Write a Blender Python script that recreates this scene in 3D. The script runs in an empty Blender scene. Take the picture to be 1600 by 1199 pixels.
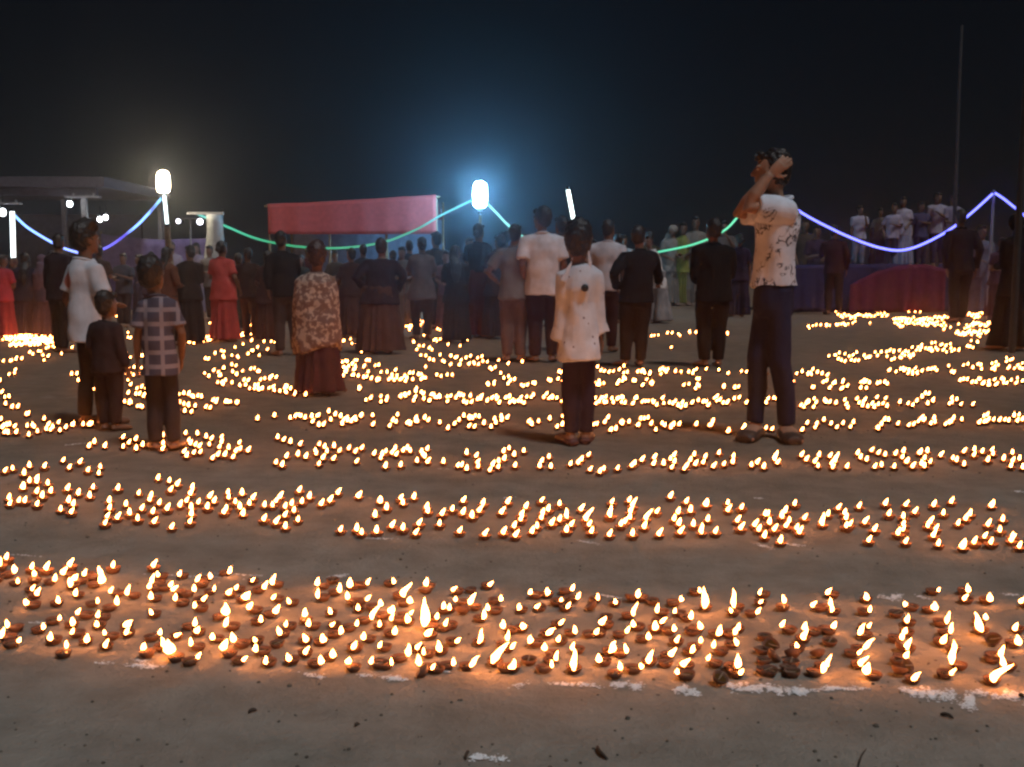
import bpy, bmesh, math, random
from mathutils import Vector, Matrix, noise
random.seed(7)
R = math.radians
scene = bpy.context.scene
col = scene.collection

# ------------------------------------------------------------------ camera
CAM_H = 1.05
PITCH = math.atan((599.5 - 422.0) / 1600.0)          # looking slightly down
cam_data = bpy.data.cameras.new('camera')
cam_data.sensor_fit = 'HORIZONTAL'
cam_data.sensor_width = 36.0
cam_data.lens = 36.0
cam_data.clip_start = 0.05
cam_data.clip_end = 3000.0
cam = bpy.data.objects.new('camera', cam_data)
cam.location = (0, 0, CAM_H)
cam.rotation_euler = (math.pi / 2 - PITCH, 0, 0)
col.objects.link(cam)
scene.camera = cam

# ------------------------------------------------------------------ night sky, moon, exposure
world = bpy.data.worlds.new("World")
scene.world = world
world.use_nodes = True
wn = world.node_tree.nodes
wl = world.node_tree.links
bg = wn['Background']
sky = wn.new('ShaderNodeTexSky')
sky.sky_type = 'NISHITA'
sky.sun_disc = False
MOON_EL, MOON_AZ = R(62), R(140)                      # the moon stands behind the camera, to the right
sky.sun_elevation = MOON_EL
sky.sun_rotation = MOON_AZ
wl.new(sky.outputs['Color'], bg.inputs['Color'])
bg.inputs['Strength'].default_value = 0.0010

moon_data = bpy.data.lights.new('moon', 'SUN')
moon_data.energy = 1.32
moon_data.color = (0.97, 0.98, 1.0)
moon_data.angle = R(8)
moon = bpy.data.objects.new('moon', moon_data)
mdir = Vector((math.sin(MOON_AZ) * math.cos(MOON_EL), math.cos(MOON_AZ) * math.cos(MOON_EL), math.sin(MOON_EL)))
moon.rotation_euler = mdir.to_track_quat('Z', 'Y').to_euler()
col.objects.link(moon)

scene.view_settings.view_transform = 'Standard'
scene.view_settings.look = 'None'
scene.view_settings.exposure = 0.0
scene.view_settings.gamma = 1.0
scene.view_settings.use_curve_mapping = False
scene.render.engine = 'CYCLES'
cy = scene.cycles
cy.use_denoising = True
cy.denoiser = 'OPENIMAGEDENOISE'
cy.use_adaptive_sampling = True
cy.adaptive_threshold = 0.02
cy.use_light_tree = True
cy.max_bounces = 4
cy.diffuse_bounces = 2
cy.glossy_bounces = 2
cy.transmission_bounces = 2
cy.volume_bounces = 0
cy.transparent_max_bounces = 6
cy.sample_clamp_indirect = 3.0
cy.caustics_reflective = False
cy.caustics_refractive = False
cy.filter_width = 2.5

HAZE_DENSITY = 0.0036
HAZE_G = 0.89

# ------------------------------------------------------------------ helpers
def ray(px, py):
    c, s = math.cos(PITCH), math.sin(PITCH)
    dx, dy, dz = (px - 800.0) / 1600.0, 1.0, -(py - 599.5) / 1600.0
    return Vector((dx, c * dy + s * dz, -s * dy + c * dz))

def on_ground(px, py, z=0.0):
    d = ray(px, py)
    t = (z - CAM_H) / d.z
    return Vector((d.x * t, d.y * t, z))

def at(px, py, Y):
    d = ray(px, py)
    t = Y / d.y
    return Vector((d.x * t, Y, CAM_H + d.z * t))

def height(x, y):
    return 0.010 * noise.noise(Vector((x * 0.8, y * 0.8, 0.3))) + 0.006 * noise.noise(Vector((x * 3.1, y * 3.1, 4.0))) \
        + 0.0035 * noise.noise(Vector((x * 9.0, y * 9.0, 9.0)))

def tag(o, label=None, cat=None, group=None, kind=None):
    if label: o['label'] = label
    if cat: o['category'] = cat
    if group: o['group'] = group
    if kind: o['kind'] = kind
    return o

def empty(name, loc, rz=0.0, scale=1.0):
    o = bpy.data.objects.new(name, None)
    o.empty_display_size = 0.1
    o.location = loc
    o.rotation_euler = (0, 0, rz)
    o.scale = (scale,) * 3
    col.objects.link(o)
    return o

def link(name, me, mats, parent=None):
    if not isinstance(mats, (list, tuple)):
        mats = [mats]
    if len(me.materials) == 0:
        for m in mats:
            me.materials.append(m)
    o = bpy.data.objects.new(name, me)
    col.objects.link(o)
    if parent is not None:
        o.parent = parent
    return o

def obj(name, bm, mats, parent=None, smooth=False):
    me = bpy.data.meshes.new(name)
    bm.normal_update()
    bm.to_mesh(me)
    bm.free()
    if smooth:
        me.polygons.foreach_set('use_smooth', [True] * len(me.polygons))
    return link(name, me, mats, parent)

def box(bm, c, s, rz=0.0, M=None):
    m = Matrix.Translation(c) @ Matrix.Rotation(rz, 4, 'Z')
    if M is not None:
        m = M @ m
    vs = [bm.verts.new(m @ Vector((sx * s[0] / 2, sy * s[1] / 2, sz * s[2] / 2)))
          for sx in (-1, 1) for sy in (-1, 1) for sz in (-1, 1)]
    for f in ((0, 1, 3, 2), (4, 6, 7, 5), (0, 4, 5, 1), (2, 3, 7, 6), (0, 2, 6, 4), (1, 5, 7, 3)):
        bm.faces.new([vs[i] for i in f])

def loft(bm, rings, n=14):
    """rings: (cx, cy, cz, rx, ry) horizontal ellipses, capped"""
    prev = None
    for (cx, cy_, cz, rx, ry) in rings:
        cur = [bm.verts.new((cx + rx * math.cos(2 * math.pi * k / n), cy_ + ry * math.sin(2 * math.pi * k / n), cz)) for k in range(n)]
        if prev:
            for k in range(n):
                bm.faces.new((prev[k], prev[(k + 1) % n], cur[(k + 1) % n], cur[k]))
        else:
            bm.faces.new(list(reversed(cur)))
        prev = cur
    bm.faces.new(prev)

def tube(bm, pts, rads, n=10, flat=1.0, up=None, caps=True):
    pts = [Vector(p) for p in pts]
    if not isinstance(rads, (list, tuple)):
        rads = [rads] * len(pts)
    prev = None
    last = None
    for i, p in enumerate(pts):
        t = (pts[min(i + 1, len(pts) - 1)] - pts[max(i - 1, 0)]).normalized()
        ref = Vector(up) if up is not None else (Vector((0, 1, 0)) if abs(t.y) < 0.9 else Vector((1, 0, 0)))
        if last is not None and up is None:
            ref = last
        u = t.cross(ref)
        if u.length < 1e-5:
            u = t.orthogonal()
        u.normalize()
        v = u.cross(t).normalized()
        last = v
        cur = [bm.verts.new(p + rads[i] * (math.cos(2 * math.pi * k / n) * u + flat * math.sin(2 * math.pi * k / n) * v)) for k in range(n)]
        if prev:
            for k in range(n):
                bm.faces.new((prev[k], prev[(k + 1) % n], cur[(k + 1) % n], cur[k]))
        elif caps:
            bm.faces.new(list(reversed(cur)))
        prev = cur
    if caps:
        bm.faces.new(prev)

def ball(bm, c, r, seg=14, rings=9, M=None):
    m = Matrix.Translation(c) @ (M or Matrix.Identity(4)) @ Matrix.Diagonal((r[0], r[1], r[2], 1))
    bmesh.ops.create_uvsphere(bm, u_segments=seg, v_segments=rings, radius=1.0, matrix=m)

# ------------------------------------------------------------------ materials
MATS = {}
def mat(key):
    m = bpy.data.materials.new(key)
    m.use_nodes = True
    return m, m.node_tree.nodes, m.node_tree.links, m.node_tree.nodes['Principled BSDF']

def coords(n, l, scale, kind='Object'):
    tc = n.new('ShaderNodeTexCoord')
    mp = n.new('ShaderNodeMapping')
    mp.inputs['Scale'].default_value = scale if isinstance(scale, (tuple, list)) else (scale,) * 3
    l.new(tc.outputs[kind], mp.inputs['Vector'])
    return mp.outputs['Vector']

def noise_tex(n, l, vec, scale, detail=4.0, rough=0.55):
    t = n.new('ShaderNodeTexNoise')
    t.inputs['Scale'].default_value = scale
    t.inputs['Detail'].default_value = detail
    t.inputs['Roughness'].default_value = rough
    l.new(vec, t.inputs['Vector'])
    return t.outputs['Fac']

def ramp(n, l, fac, stops):
    r = n.new('ShaderNodeValToRGB')
    els = r.color_ramp.elements
    while len(els) < len(stops):
        els.new(0.5)
    for e, (p, c) in zip(els, stops):
        e.position = p
        e.color = (c[0], c[1], c[2], 1)
    l.new(fac, r.inputs['Fac'])
    return r.outputs['Color']

def mixc(n, l, fac, a, b):
    m = n.new('ShaderNodeMix')
    m.data_type = 'RGBA'
    for sock, v in ((m.inputs[6], a), (m.inputs[7], b)):
        if isinstance(v, tuple):
            sock.default_value = (v[0], v[1], v[2], 1)
        else:
            l.new(v, sock)
    if isinstance(fac, float):
        m.inputs[0].default_value = fac
    else:
        l.new(fac, m.inputs[0])
    return m.outputs[2]

def bump(n, l, b, h, strength, dist=0.01):
    k = n.new('ShaderNodeBump')
    k.inputs['Strength'].default_value = strength
    k.inputs['Distance'].default_value = dist
    l.new(h, k.inputs['Height'])
    l.new(k.outputs['Normal'], b.inputs['Normal'])

def sc3(c, k):
    return tuple(min(1.0, x * k) for x in c)

def cloth(c, pattern=None, c2=None):
    key = ('cloth', c, pattern, c2)
    if key in MATS:
        return MATS[key]
    m, n, l, b = mat('cloth')
    v = coords(n, l, 1.0)
    big = noise_tex(n, l, v, 9.0, 3.0)
    base = ramp(n, l, big, [(0.3, sc3(c, 0.82)), (0.7, sc3(c, 1.12))])
    if pattern == 'print':                            # scribbled dark print on the chest and belly
        sep = n.new('ShaderNodeSeparateXYZ'); l.new(v, sep.inputs[0])
        w = n.new('ShaderNodeTexNoise'); w.inputs['Scale'].default_value = 17.0; w.inputs['Detail'].default_value = 1.5
        w.inputs['Distortion'].default_value = 1.2
        l.new(v, w.inputs['Vector'])
        ln = ramp(n, l, w.outputs['Fac'], [(0.0, (0, 0, 0)), (0.54, (0, 0, 0)), (0.56, (1, 1, 1)), (0.615, (1, 1, 1)), (0.635, (0, 0, 0))])
        patch = noise_tex(n, l, v, 6.0, 1.0)
        pm = ramp(n, l, patch, [(0.48, (0, 0, 0)), (0.53, (1, 1, 1))])
        mu = n.new('ShaderNodeMath'); mu.operation = 'MULTIPLY'; l.new(ln, mu.inputs[0]); l.new(pm, mu.inputs[1])
        base = mixc(n, l, mu.outputs[0], base, c2)
    elif pattern == 'motif':                          # small dark motifs scattered on pale cloth
        vo = n.new('ShaderNodeTexVoronoi'); vo.inputs['Scale'].default_value = 17.0
        vo.inputs['Randomness'].default_value = 0.85
        l.new(v, vo.inputs['Vector'])
        f = ramp(n, l, vo.outputs['Distance'], [(0.0, (1, 1, 1)), (0.11, (1, 1, 1)), (0.16, (0, 0, 0))])
        base = mixc(n, l, f, base, c2)
    elif pattern == 'leaf':                           # mottled leafy pattern
        w = noise_tex(n, l, v, 26.0, 2.0)
        f = ramp(n, l, w, [(0.44, (0, 0, 0)), (0.52, (1, 1, 1))])
        base = mixc(n, l, f, base, c2)
    elif pattern == 'plaid':
        sep = n.new('ShaderNodeSeparateXYZ'); l.new(v, sep.inputs[0])
        def stripes(sock, freq, lo):
            a = n.new('ShaderNodeMath'); a.operation = 'MULTIPLY'; a.inputs[1].default_value = freq; l.new(sock, a.inputs[0])
            s = n.new('ShaderNodeMath'); s.operation = 'SINE'; l.new(a.outputs[0], s.inputs[0])
            g = n.new('ShaderNodeMath'); g.operation = 'GREATER_THAN'; g.inputs[1].default_value = lo; l.new(s.outputs[0], g.inputs[0])
            return g.outputs[0]
        h = stripes(sep.outputs[2], 78.0, 0.55)
        vv = stripes(sep.outputs[0], 72.0, 0.72)
        ad = n.new('ShaderNodeMath'); ad.operation = 'ADD'; ad.use_clamp = True
        l.new(h, ad.inputs[0]); l.new(vv, ad.inputs[1])
        mu = n.new('ShaderNodeMath'); mu.operation = 'MULTIPLY'; mu.inputs[1].default_value = 0.75; l.new(ad.outputs[0], mu.inputs[0])
        base = mixc(n, l, mu.outputs[0], base, c2)
    elif pattern == 'badge':                          # one coloured round print on the shoulder blade
        sep = n.new('ShaderNodeVectorMath'); sep.operation = 'DISTANCE'
        sep.inputs[1].default_value = (-0.066, -0.10, 0.985)
        l.new(v, sep.inputs[0])
        f = ramp(n, l, sep.outputs['Value'], [(0.0, (1, 1, 1)), (0.055, (1, 1, 1)), (0.065, (0, 0, 0))])
        base = mixc(n, l, f, base, c2)
    l.new(base, b.inputs['Base Color'])
    b.inputs['Roughness'].default_value = 0.92
    b.inputs['Specular IOR Level'].default_value = 0.15
    fine = noise_tex(n, l, v, 60.0, 5.0)
    bump(n, l, b, fine, 0.35, 0.006)
    MATS[key] = m
    return m

def skin(c):
    key = ('skin', c)
    if key not in MATS:
        m, n, l, b = mat('skin')
        v = coords(n, l, 1.0)
        f = noise_tex(n, l, v, 14.0, 4.0)
        l.new(ramp(n, l, f, [(0.3, sc3(c, 0.85)), (0.7, sc3(c, 1.12))]), b.inputs['Base Color'])
        b.inputs['Roughness'].default_value = 0.6
        bump(n, l, b, noise_tex(n, l, v, 130.0, 3.0), 0.12, 0.002)
        MATS[key] = m
    return MATS[key]

def hairmat(c=(0.012, 0.009, 0.008)):
    key = ('hair', c)
    if key not in MATS:
        m, n, l, b = mat('hair')
        v = coords(n, l, (1, 1, 0.25))
        f = noise_tex(n, l, v, 120.0, 3.0)
        l.new(ramp(n, l, f, [(0.3, sc3(c, 0.6)), (0.7, sc3(c, 1.7))]), b.inputs['Base Color'])
        b.inputs['Roughness'].default_value = 0.5
        bump(n, l, b, f, 0.5, 0.006)
        MATS[key] = m
    return MATS[key]

def plain(name, c, rough=0.7, metal=0.0, grain=25.0, var=0.25, bs=0.2):
    key = ('plain', name, c, rough)
    if key not in MATS:
        m, n, l, b = mat(name)
        v = coords(n, l, 1.0)
        f = noise_tex(n, l, v, grain, 5.0)
        l.new(ramp(n, l, f, [(0.28, sc3(c, 1 - var)), (0.72, sc3(c, 1 + var))]), b.inputs['Base Color'])
        b.inputs['Roughness'].default_value = rough
        b.inputs['Metallic'].default_value = metal
        bump(n, l, b, f, bs, 0.004)
        MATS[key] = m
    return MATS[key]

def glow(name, c, strength):
    key = ('glow', name, c, strength)
    if key not in MATS:
        m = bpy.data.materials.new(name)
        m.use_nodes = True
        n, l = m.node_tree.nodes, m.node_tree.links
        n.remove(n['Principled BSDF'])
        e = n.new('ShaderNodeEmission')
        e.inputs['Color'].default_value = (c[0], c[1], c[2], 1)
        e.inputs['Strength'].default_value = strength
        l.new(e.outputs[0], n['Material Output'].inputs['Surface'])
        m.cycles.emission_sampling = 'FRONT'
        MATS[key] = m
    return MATS[key]

M_FLAME = glow('flame', (1.0, 0.30, 0.068), 60.0)
M_CLAY = plain('fired_clay', (0.125, 0.060, 0.038), 0.8, 0, 60.0, 0.35, 0.3)
M_OIL = plain('lamp_oil', (0.10, 0.05, 0.015), 0.15, 0, 30.0, 0.1, 0.02)
M_WICK = plain('cotton_wick', (0.25, 0.2, 0.15), 0.95, 0, 90.0, 0.3, 0.3)
M_BAMBOO = plain('bamboo', (0.20, 0.15, 0.09), 0.7, 0, 18.0, 0.35, 0.2)
M_STEEL = plain('painted_steel', (0.22, 0.23, 0.25), 0.45, 0.3, 20.0, 0.2, 0.1)
M_DARK = plain('black_housing', (0.03, 0.03, 0.033), 0.5, 0, 20.0, 0.2, 0.1)

# ground
def ground_material():
    m, n, l, b = mat('trodden_earth')
    v = coords(n, l, 1.0)
    big = noise_tex(n, l, v, 0.55, 5.0, 0.6)
    mid = noise_tex(n, l, v, 5.0, 6.0, 0.65)
    fine = noise_tex(n, l, v, 45.0, 6.0, 0.7)
    c1 = ramp(n, l, big, [(0.3, (0.245, 0.222, 0.186)), (0.7, (0.335, 0.318, 0.280))])
    c2 = ramp(n, l, mid, [(0.3, (0.175, 0.152, 0.124)), (0.70, (0.425, 0.392, 0.340))])
    c = mixc(n, l, 0.5, c1, c2)
    # scattered dark specks of straw, dung and leaf crumbs
    vo = n.new('ShaderNodeTexVoronoi'); vo.inputs['Scale'].default_value = 17.0
    l.new(v, vo.inputs['Vector'])
    sp = ramp(n, l, vo.outputs['Distance'], [(0.0, (1, 1, 1)), (0.07, (1, 1, 1)), (0.12, (0, 0, 0))])
    gate = ramp(n, l, noise_tex(n, l, v, 2.3, 3.0), [(0.58, (0, 0, 0)), (0.66, (1, 1, 1))])
    mu = n.new('ShaderNodeMath'); mu.operation = 'MULTIPLY'; l.new(sp, mu.inputs[0]); l.new(gate, mu.inputs[1])
    c = mixc(n, l, mu.outputs[0], c, (0.06, 0.05, 0.038))
    # dry grey dust in front, browner earth beyond; light falloff painted into the colour
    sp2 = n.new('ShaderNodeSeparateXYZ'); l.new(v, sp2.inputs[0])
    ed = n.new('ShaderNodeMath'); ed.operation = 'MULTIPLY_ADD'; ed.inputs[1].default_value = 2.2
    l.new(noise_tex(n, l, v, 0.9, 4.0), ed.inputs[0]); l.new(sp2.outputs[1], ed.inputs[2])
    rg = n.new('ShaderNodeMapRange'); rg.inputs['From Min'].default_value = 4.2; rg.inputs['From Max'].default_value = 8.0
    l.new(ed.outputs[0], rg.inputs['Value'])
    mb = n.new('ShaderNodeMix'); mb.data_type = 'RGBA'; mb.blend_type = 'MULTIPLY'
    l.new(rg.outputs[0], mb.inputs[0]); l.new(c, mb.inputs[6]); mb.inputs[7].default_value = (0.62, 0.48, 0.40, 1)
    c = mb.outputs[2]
    # faint dusting of chalk
    du = ramp(n, l, noise_tex(n, l, v, 1.7, 7.0, 0.7), [(0.60, (0, 0, 0)), (0.78, (0.45, 0.45, 0.45))])
    c = mixc(n, l, du, c, (0.44, 0.42, 0.39))
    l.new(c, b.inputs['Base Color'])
    b.inputs['Roughness'].default_value = 0.97
    b.inputs['Specular IOR Level'].default_value = 0.1
    ad = n.new('ShaderNodeMath'); ad.operation = 'MULTIPLY_ADD'; ad.inputs[1].default_value = 0.85
    l.new(fine, ad.inputs[0]); l.new(mid, ad.inputs[2])
    dent = n.new('ShaderNodeTexVoronoi'); dent.feature = 'SMOOTH_F1'; dent.inputs['Scale'].default_value = 7.0
    dent.inputs['Smoothness'].default_value = 0.6
    wv = n.new('ShaderNodeVectorMath'); wv.operation = 'ADD'
    nz = n.new('ShaderNodeTexNoise'); nz.inputs['Scale'].default_value = 6.0; l.new(v, nz.inputs['Vector'])
    ws = n.new('ShaderNodeVectorMath'); ws.operation = 'SCALE'; ws.inputs['Scale'].default_value = 0.12
    l.new(nz.outputs['Color'], ws.inputs[0]); l.new(v, wv.inputs[0]); l.new(ws.outputs[0], wv.inputs[1]); l.new(wv.outputs[0], dent.inputs['Vector'])
    ad2 = n.new('ShaderNodeMath'); ad2.operation = 'MULTIPLY_ADD'; ad2.inputs[1].default_value = 0.3
    l.new(dent.outputs['Distance'], ad2.inputs[0]); l.new(ad.outputs[0], ad2.inputs[2])
    bump(n, l, b, ad2.outputs[0], 0.85, 0.020)
    return m

def axis(lo, hi, step, far, grow=1.22):
    a = []
    x = lo
    while x <= hi + 1e-6:
        a.append(x); x += step
    s = step
    up = a[-1]
    while up < far:
        s *= grow; up += s; a.append(min(up, far))
    s = step
    dn = lo
    while dn > -far:
        s *= grow; dn -= s; a.insert(0, max(dn, -far))
    return a

xs = axis(-4.2, 4.2, 0.045, 380.0)
ys = axis(1.6, 9.6, 0.045, 380.0)
gv, gf = [], []
for y in ys:
    for x in xs:
        gv.append((x, y, height(x, y) if (abs(x) < 40 and -20 < y < 60) else 0.0))
W = len(xs)
for j in range(len(ys) - 1):
    for i in range(W - 1):
        a = j * W + i
        gf.append((a, a + 1, a + W + 1, a + W))
gm = bpy.data.meshes.new('ground')
gm.from_pydata(gv, [], gf)
gm.polygons.foreach_set('use_smooth', [True] * len(gm.polygons))
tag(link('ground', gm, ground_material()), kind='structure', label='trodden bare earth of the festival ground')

# haze over the field: one closed box, even density, the sky outside it
hb = bmesh.new()
box(hb, (0, 0, 4.4), (800, 800, 10.8))
hm = bpy.data.materials.new('haze')
hm.use_nodes = True
hn, hl = hm.node_tree.nodes, hm.node_tree.links
hn.remove(hn['Principled BSDF'])
pv = hn.new('ShaderNodeVolumePrincipled')
pv.inputs['Color'].default_value = (0.74, 0.82, 1.0, 1)
pv.inputs['Density'].default_value = HAZE_DENSITY
pv.inputs['Anisotropy'].default_value = HAZE_G
hl.new(pv.outputs[0], hn['Material Output'].inputs['Volume'])
tag(obj('haze', hb, hm), kind='stuff', label='thin lamp smoke hanging over the whole field')
# ------------------------------------------------------------------ structures round the field
def post(bm, base, top, r0, r1=None, n=10, wob=0.0):
    base, top = Vector(base), Vector(top)
    pts, rr = [], []
    for k in range(6):
        t = k / 5
        p = base.lerp(top, t)
        if 0 < k < 5:
            p += Vector((random.uniform(-wob, wob), random.uniform(-wob, wob), 0))
        pts.append(p); rr.append(r0 + ((r1 or r0) - r0) * t)
    tube(bm, pts, rr, n)

def hanging_cloth(bm, p0, p1, drop0, drop1, nx=26, nz=8, fold=0.05, folds=9.0, sag=0.0, thick=0.012):
    """a cloth hung between two points, with folds and a thickness; drop0/drop1 are its lengths at both ends"""
    p0, p1 = Vector(p0), Vector(p1)
    d = (p1 - p0); nrm = Vector((d.y, -d.x, 0)).normalized()
    if nrm.y > 0: nrm = -nrm
    grid = []
    for side in (0, 1):
        g = []
        for j in range(nz + 1):
            row = []
            for i in range(nx + 1):
                s = i / nx; t = j / nz
                p = p0.lerp(p1, s)
                p.z -= sag * 4 * s * (1 - s) + 0.02 * noise.noise(Vector((s * 7, p0.x, 1)))
                p.z = p.z + (p0.z + (p1.z - p0.z) * s - drop0 - (drop1 - drop0) * s - p.z) * t
                w = fold * (0.35 + 0.65 * t) * (math.sin(s * folds * 2 * math.pi + 1.3 * math.sin(s * 9)) + 0.7 * noise.noise(Vector((s * 6, t * 3, p0.x))))
                p += nrm * (w + side * thick)
                row.append(bm.verts.new(p))
            g.append(row)
        grid.append(g)
    a, b = grid
    for j in range(nz):
        for i in range(nx):
            bm.faces.new((a[j][i], a[j][i + 1], a[j + 1][i + 1], a[j + 1][i]))
            bm.faces.new((b[j][i], b[j + 1][i], b[j + 1][i + 1], b[j][i + 1]))
    for i in range(nx):
        bm.faces.new((a[0][i], b[0][i], b[0][i + 1], a[0][i + 1]))
        bm.faces.new((a[nz][i], a[nz][i + 1], b[nz][i + 1], b[nz][i]))
    for j in range(nz):
        bm.faces.new((a[j][0], a[j + 1][0], b[j + 1][0], b[j][0]))
        bm.faces.new((a[j][nx], b[j][nx], b[j + 1][nx], a[j + 1][nx]))

# --- pavilion on the left
PY = 23.0
pav = tag(empty('pavilion', (at(20, 422, PY).x, PY, 0)), 'low dim pavilion with a flat roof edge at the far left of the field', 'pavilion')
def loc(o, p):                                          # world point in an empty's frame
    return Vector(p) - Vector(o.location)
M_ROOF = plain('grey_roof_sheet', (0.075, 0.075, 0.10), 0.6, 0.1, 8.0, 0.25, 0.15)
M_POST = plain('whitewashed_post', (0.24, 0.25, 0.27), 0.8, 0, 12.0, 0.2, 0.2)
bm = bmesh.new()
z1, z0 = at(0, 276, PY).z, at(0, 292, PY).z
xl, xr = at(-150, 0, PY).x, at(150, 0, PY).x
box(bm, loc(pav, ((xl + xr) / 2, PY + 2.2, (z1 + z0) / 2)), (xr - xl, 4.4, z1 - z0))
obj('roof', bm, M_ROOF, pav)
bm = bmesh.new()
z2 = at(0, 304, PY).z
xr2 = at(128, 0, PY).x
box(bm, loc(pav, ((xl + xr2) / 2, PY + 0.35, (z0 + z2) / 2 - 0.003)), (xr2 - xl, 0.12, z0 - z2))
obj('beam', bm, M_ROOF, pav)
for px, dy in ((-60, 0.35), (107, 0.35), (-40, 4.0), (140, 4.0)):
    bm = bmesh.new()
    x = at(px, 0, PY).x
    zt = z2 if dy < 1 else z0
    box(bm, loc(pav, (x, PY + dy, zt / 2 - 0.004)), (0.11, 0.11, zt))
    obj('post', bm, M_POST, pav)
bm = bmesh.new()
box(bm, loc(pav, ((xl + xr) / 2 - 0.3, PY + 4.2, 1.25)), (xr - xl - 0.8, 0.09, 2.5))
obj('back_wall', bm, plain('pavilion_wall', (0.11, 0.11, 0.13), 0.85, 0, 6.0, 0.2, 0.2), pav)

def bulb_lamp(px, py, Y, label, r=0.06, strength=30.0, c=(0.92, 0.96, 1.0)):
    p = at(px, py, Y)
    o = tag(empty('ceiling_bulb', p), label, 'lamp', 'bulbs about the pavilion')
    bm = bmesh.new()
    ball(bm, (0, 0, 0), (r, r, r * 1.2), 12, 8)
    obj('bulb', bm, glow('bulb_glow', c, strength), o, True)
    bm = bmesh.new()
    tube(bm, [(0, 0, r * 1.1), (0, 0, r * 1.9), (0, 0, r * 2.6)], [r * 0.55, r * 0.5, r * 0.3], 10)
    obj('socket', bm, M_DARK, o)
    bm = bmesh.new()
    tube(bm, [(0, 0, r * 2.5), (0.012, 0.01, r * 4.0), (0, 0.02, r * 6.0)], 0.008, 6)
    obj('cord', bm, M_DARK, o)
bulb_lamp(4, 332, PY + 0.1, 'white bulb under the pavilion roof at the very left edge', 0.07, 24)
bulb_lamp(109, 319, PY + 0.1, 'white bulb on top of the pale post under the pavilion', 0.055, 24)
bulb_lamp(156, 343, PY + 0.6, 'white bulb just above the hair of the man in the grey-white T-shirt', 0.05, 24)
bulb_lamp(165, 340, PY + 0.9, 'outermost white bulb of the pair over the grey-white T-shirt man', 0.05, 24)
# little sheet hoods over two of the pavilion lamps
for px, py, w, lab in ((12, 318, 0.55, 'thin pale awning rail above the bulb at the left edge'), (130, 308, 0.75, 'thin pale awning rail reaching out from the pavilion post')):
    p = at(px, py, PY + 0.1)
    bm = bmesh.new()
    box(bm, (0, 0, 0), (w, 0.20, 0.035))
    box(bm, (-w * 0.3, 0.03, 0.05), (0.03, 0.03, 0.07))
    box(bm, (w * 0.3, 0.03, 0.05), (0.03, 0.03, 0.07))
    o = obj('awning_rail', bm, plain('pale_rail', (0.26, 0.28, 0.32), 0.6, 0.1, 15.0, 0.2, 0.1))
    o.location = p
    tag(o, lab, 'rail', 'awning rails of the pavilion')

# --- white-draped pillar
YP = 21.5
b0 = on_ground(326, 422 + 1600 * CAM_H / YP); b0.y = YP
pil = tag(empty('draped_pillar', (at(324, 0, YP).x, YP, 0)), 'pillar wrapped in white cloth at the end of the green rope light', 'pillar')
zt = at(324, 336, YP).z
bm = bmesh.new()
rings = []
for k in range(14):
    t = k / 13
    rings.append((0.01 * math.sin(t * 9), 0, zt * t, 0.19 + 0.035 * math.sin(t * 5) + 0.03 * (1 - t), 0.17 + 0.02 * math.cos(t * 7)))
loft(bm, rings, 18)
for v in bm.verts:
    a = math.atan2(v.co.y, v.co.x)
    v.co += Vector((math.cos(a), math.sin(a), 0)) * 0.014 * math.sin(a * 9 + v.co.z * 1.5)
obj('cloth_wrap', bm, cloth((0.45, 0.50, 0.52)), pil, True)
bm = bmesh.new()
box(bm, (-0.18, 0, zt + 0.03), (0.75, 0.10, 0.055))
box(bm, (0.0, 0, zt - 0.01), (0.26, 0.24, 0.05))
obj('crossbar', bm, plain('pale_rail', (0.26, 0.28, 0.32), 0.6, 0.1, 15.0, 0.2, 0.1), pil)

# --- twin-headed spotlight stand
YS = 24.0
st = tag(empty('spotlight_stand', (at(285, 0, YS).x, YS, 0)), 'spotlight stand with two white heads beside the draped pillar', 'light stand')
zb = at(285, 342, YS).z
bm = bmesh.new(); post(bm, (0, 0, 0.0), (0, 0, zb), 0.022, 0.016); obj('pole', bm, M_STEEL, st)
bm = bmesh.new(); tube(bm, [(-0.28, 0, zb), (0, 0, zb + 0.01), (0.26, 0, zb)], 0.015, 8); obj('crossbar', bm, M_STEEL, st)
for k in range(3):
    a = k * 2.094 + 0.4
    bm = bmesh.new(); tube(bm, [(0, 0, 0.45), (0.4 * math.cos(a), 0.4 * math.sin(a), 0.02)], 0.013, 6); obj('leg', bm, M_STEEL, st)
for sx, sz, w in ((-1, -0.06, 0.055), (1, -0.07, 0.075)):
    bm = bmesh.new()
    tube(bm, [(sx * 0.25, 0.22, sz + zb), (sx * 0.25, 0.05, sz + zb), (sx * 0.25, -0.06, sz + zb)], [w * 0.5, w * 0.8, w], 12)
    hd = obj('lamp_head', bm, M_DARK, st)
    bm = bmesh.new()
    tube(bm, [(sx * 0.25, -0.062, sz + zb), (sx * 0.25, -0.085, sz + zb)], [w * 0.93, w * 0.8], 12)
    obj('lens', bm, glow('spot_lens', (0.93, 0.9, 1.0), 9.0), hd)

# --- purple cloth screen behind the left crowd
bm = bmesh.new()
YB = 26.5
hanging_cloth(bm, at(158, 366, YB), at(338, 372, YB), 1.9, 1.9, 34, 8, 0.05, 11.0, 0.08)
o = tag(obj('cloth_screen', bm, cloth((0.20, 0.16, 0.34)), None, True), 'violet cloth screen hung behind the crowd between pavilion and pillar', 'cloth screen')
for px in (158, 338):
    p = at(px, 366, YB + 0.06)
    bm = bmesh.new(); post(bm, (p.x, p.y, 0), (p.x, p.y, p.z + 0.08), 0.03, 0.025, 8, 0.006)
    obj('pole', bm, M_BAMBOO, o)

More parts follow.
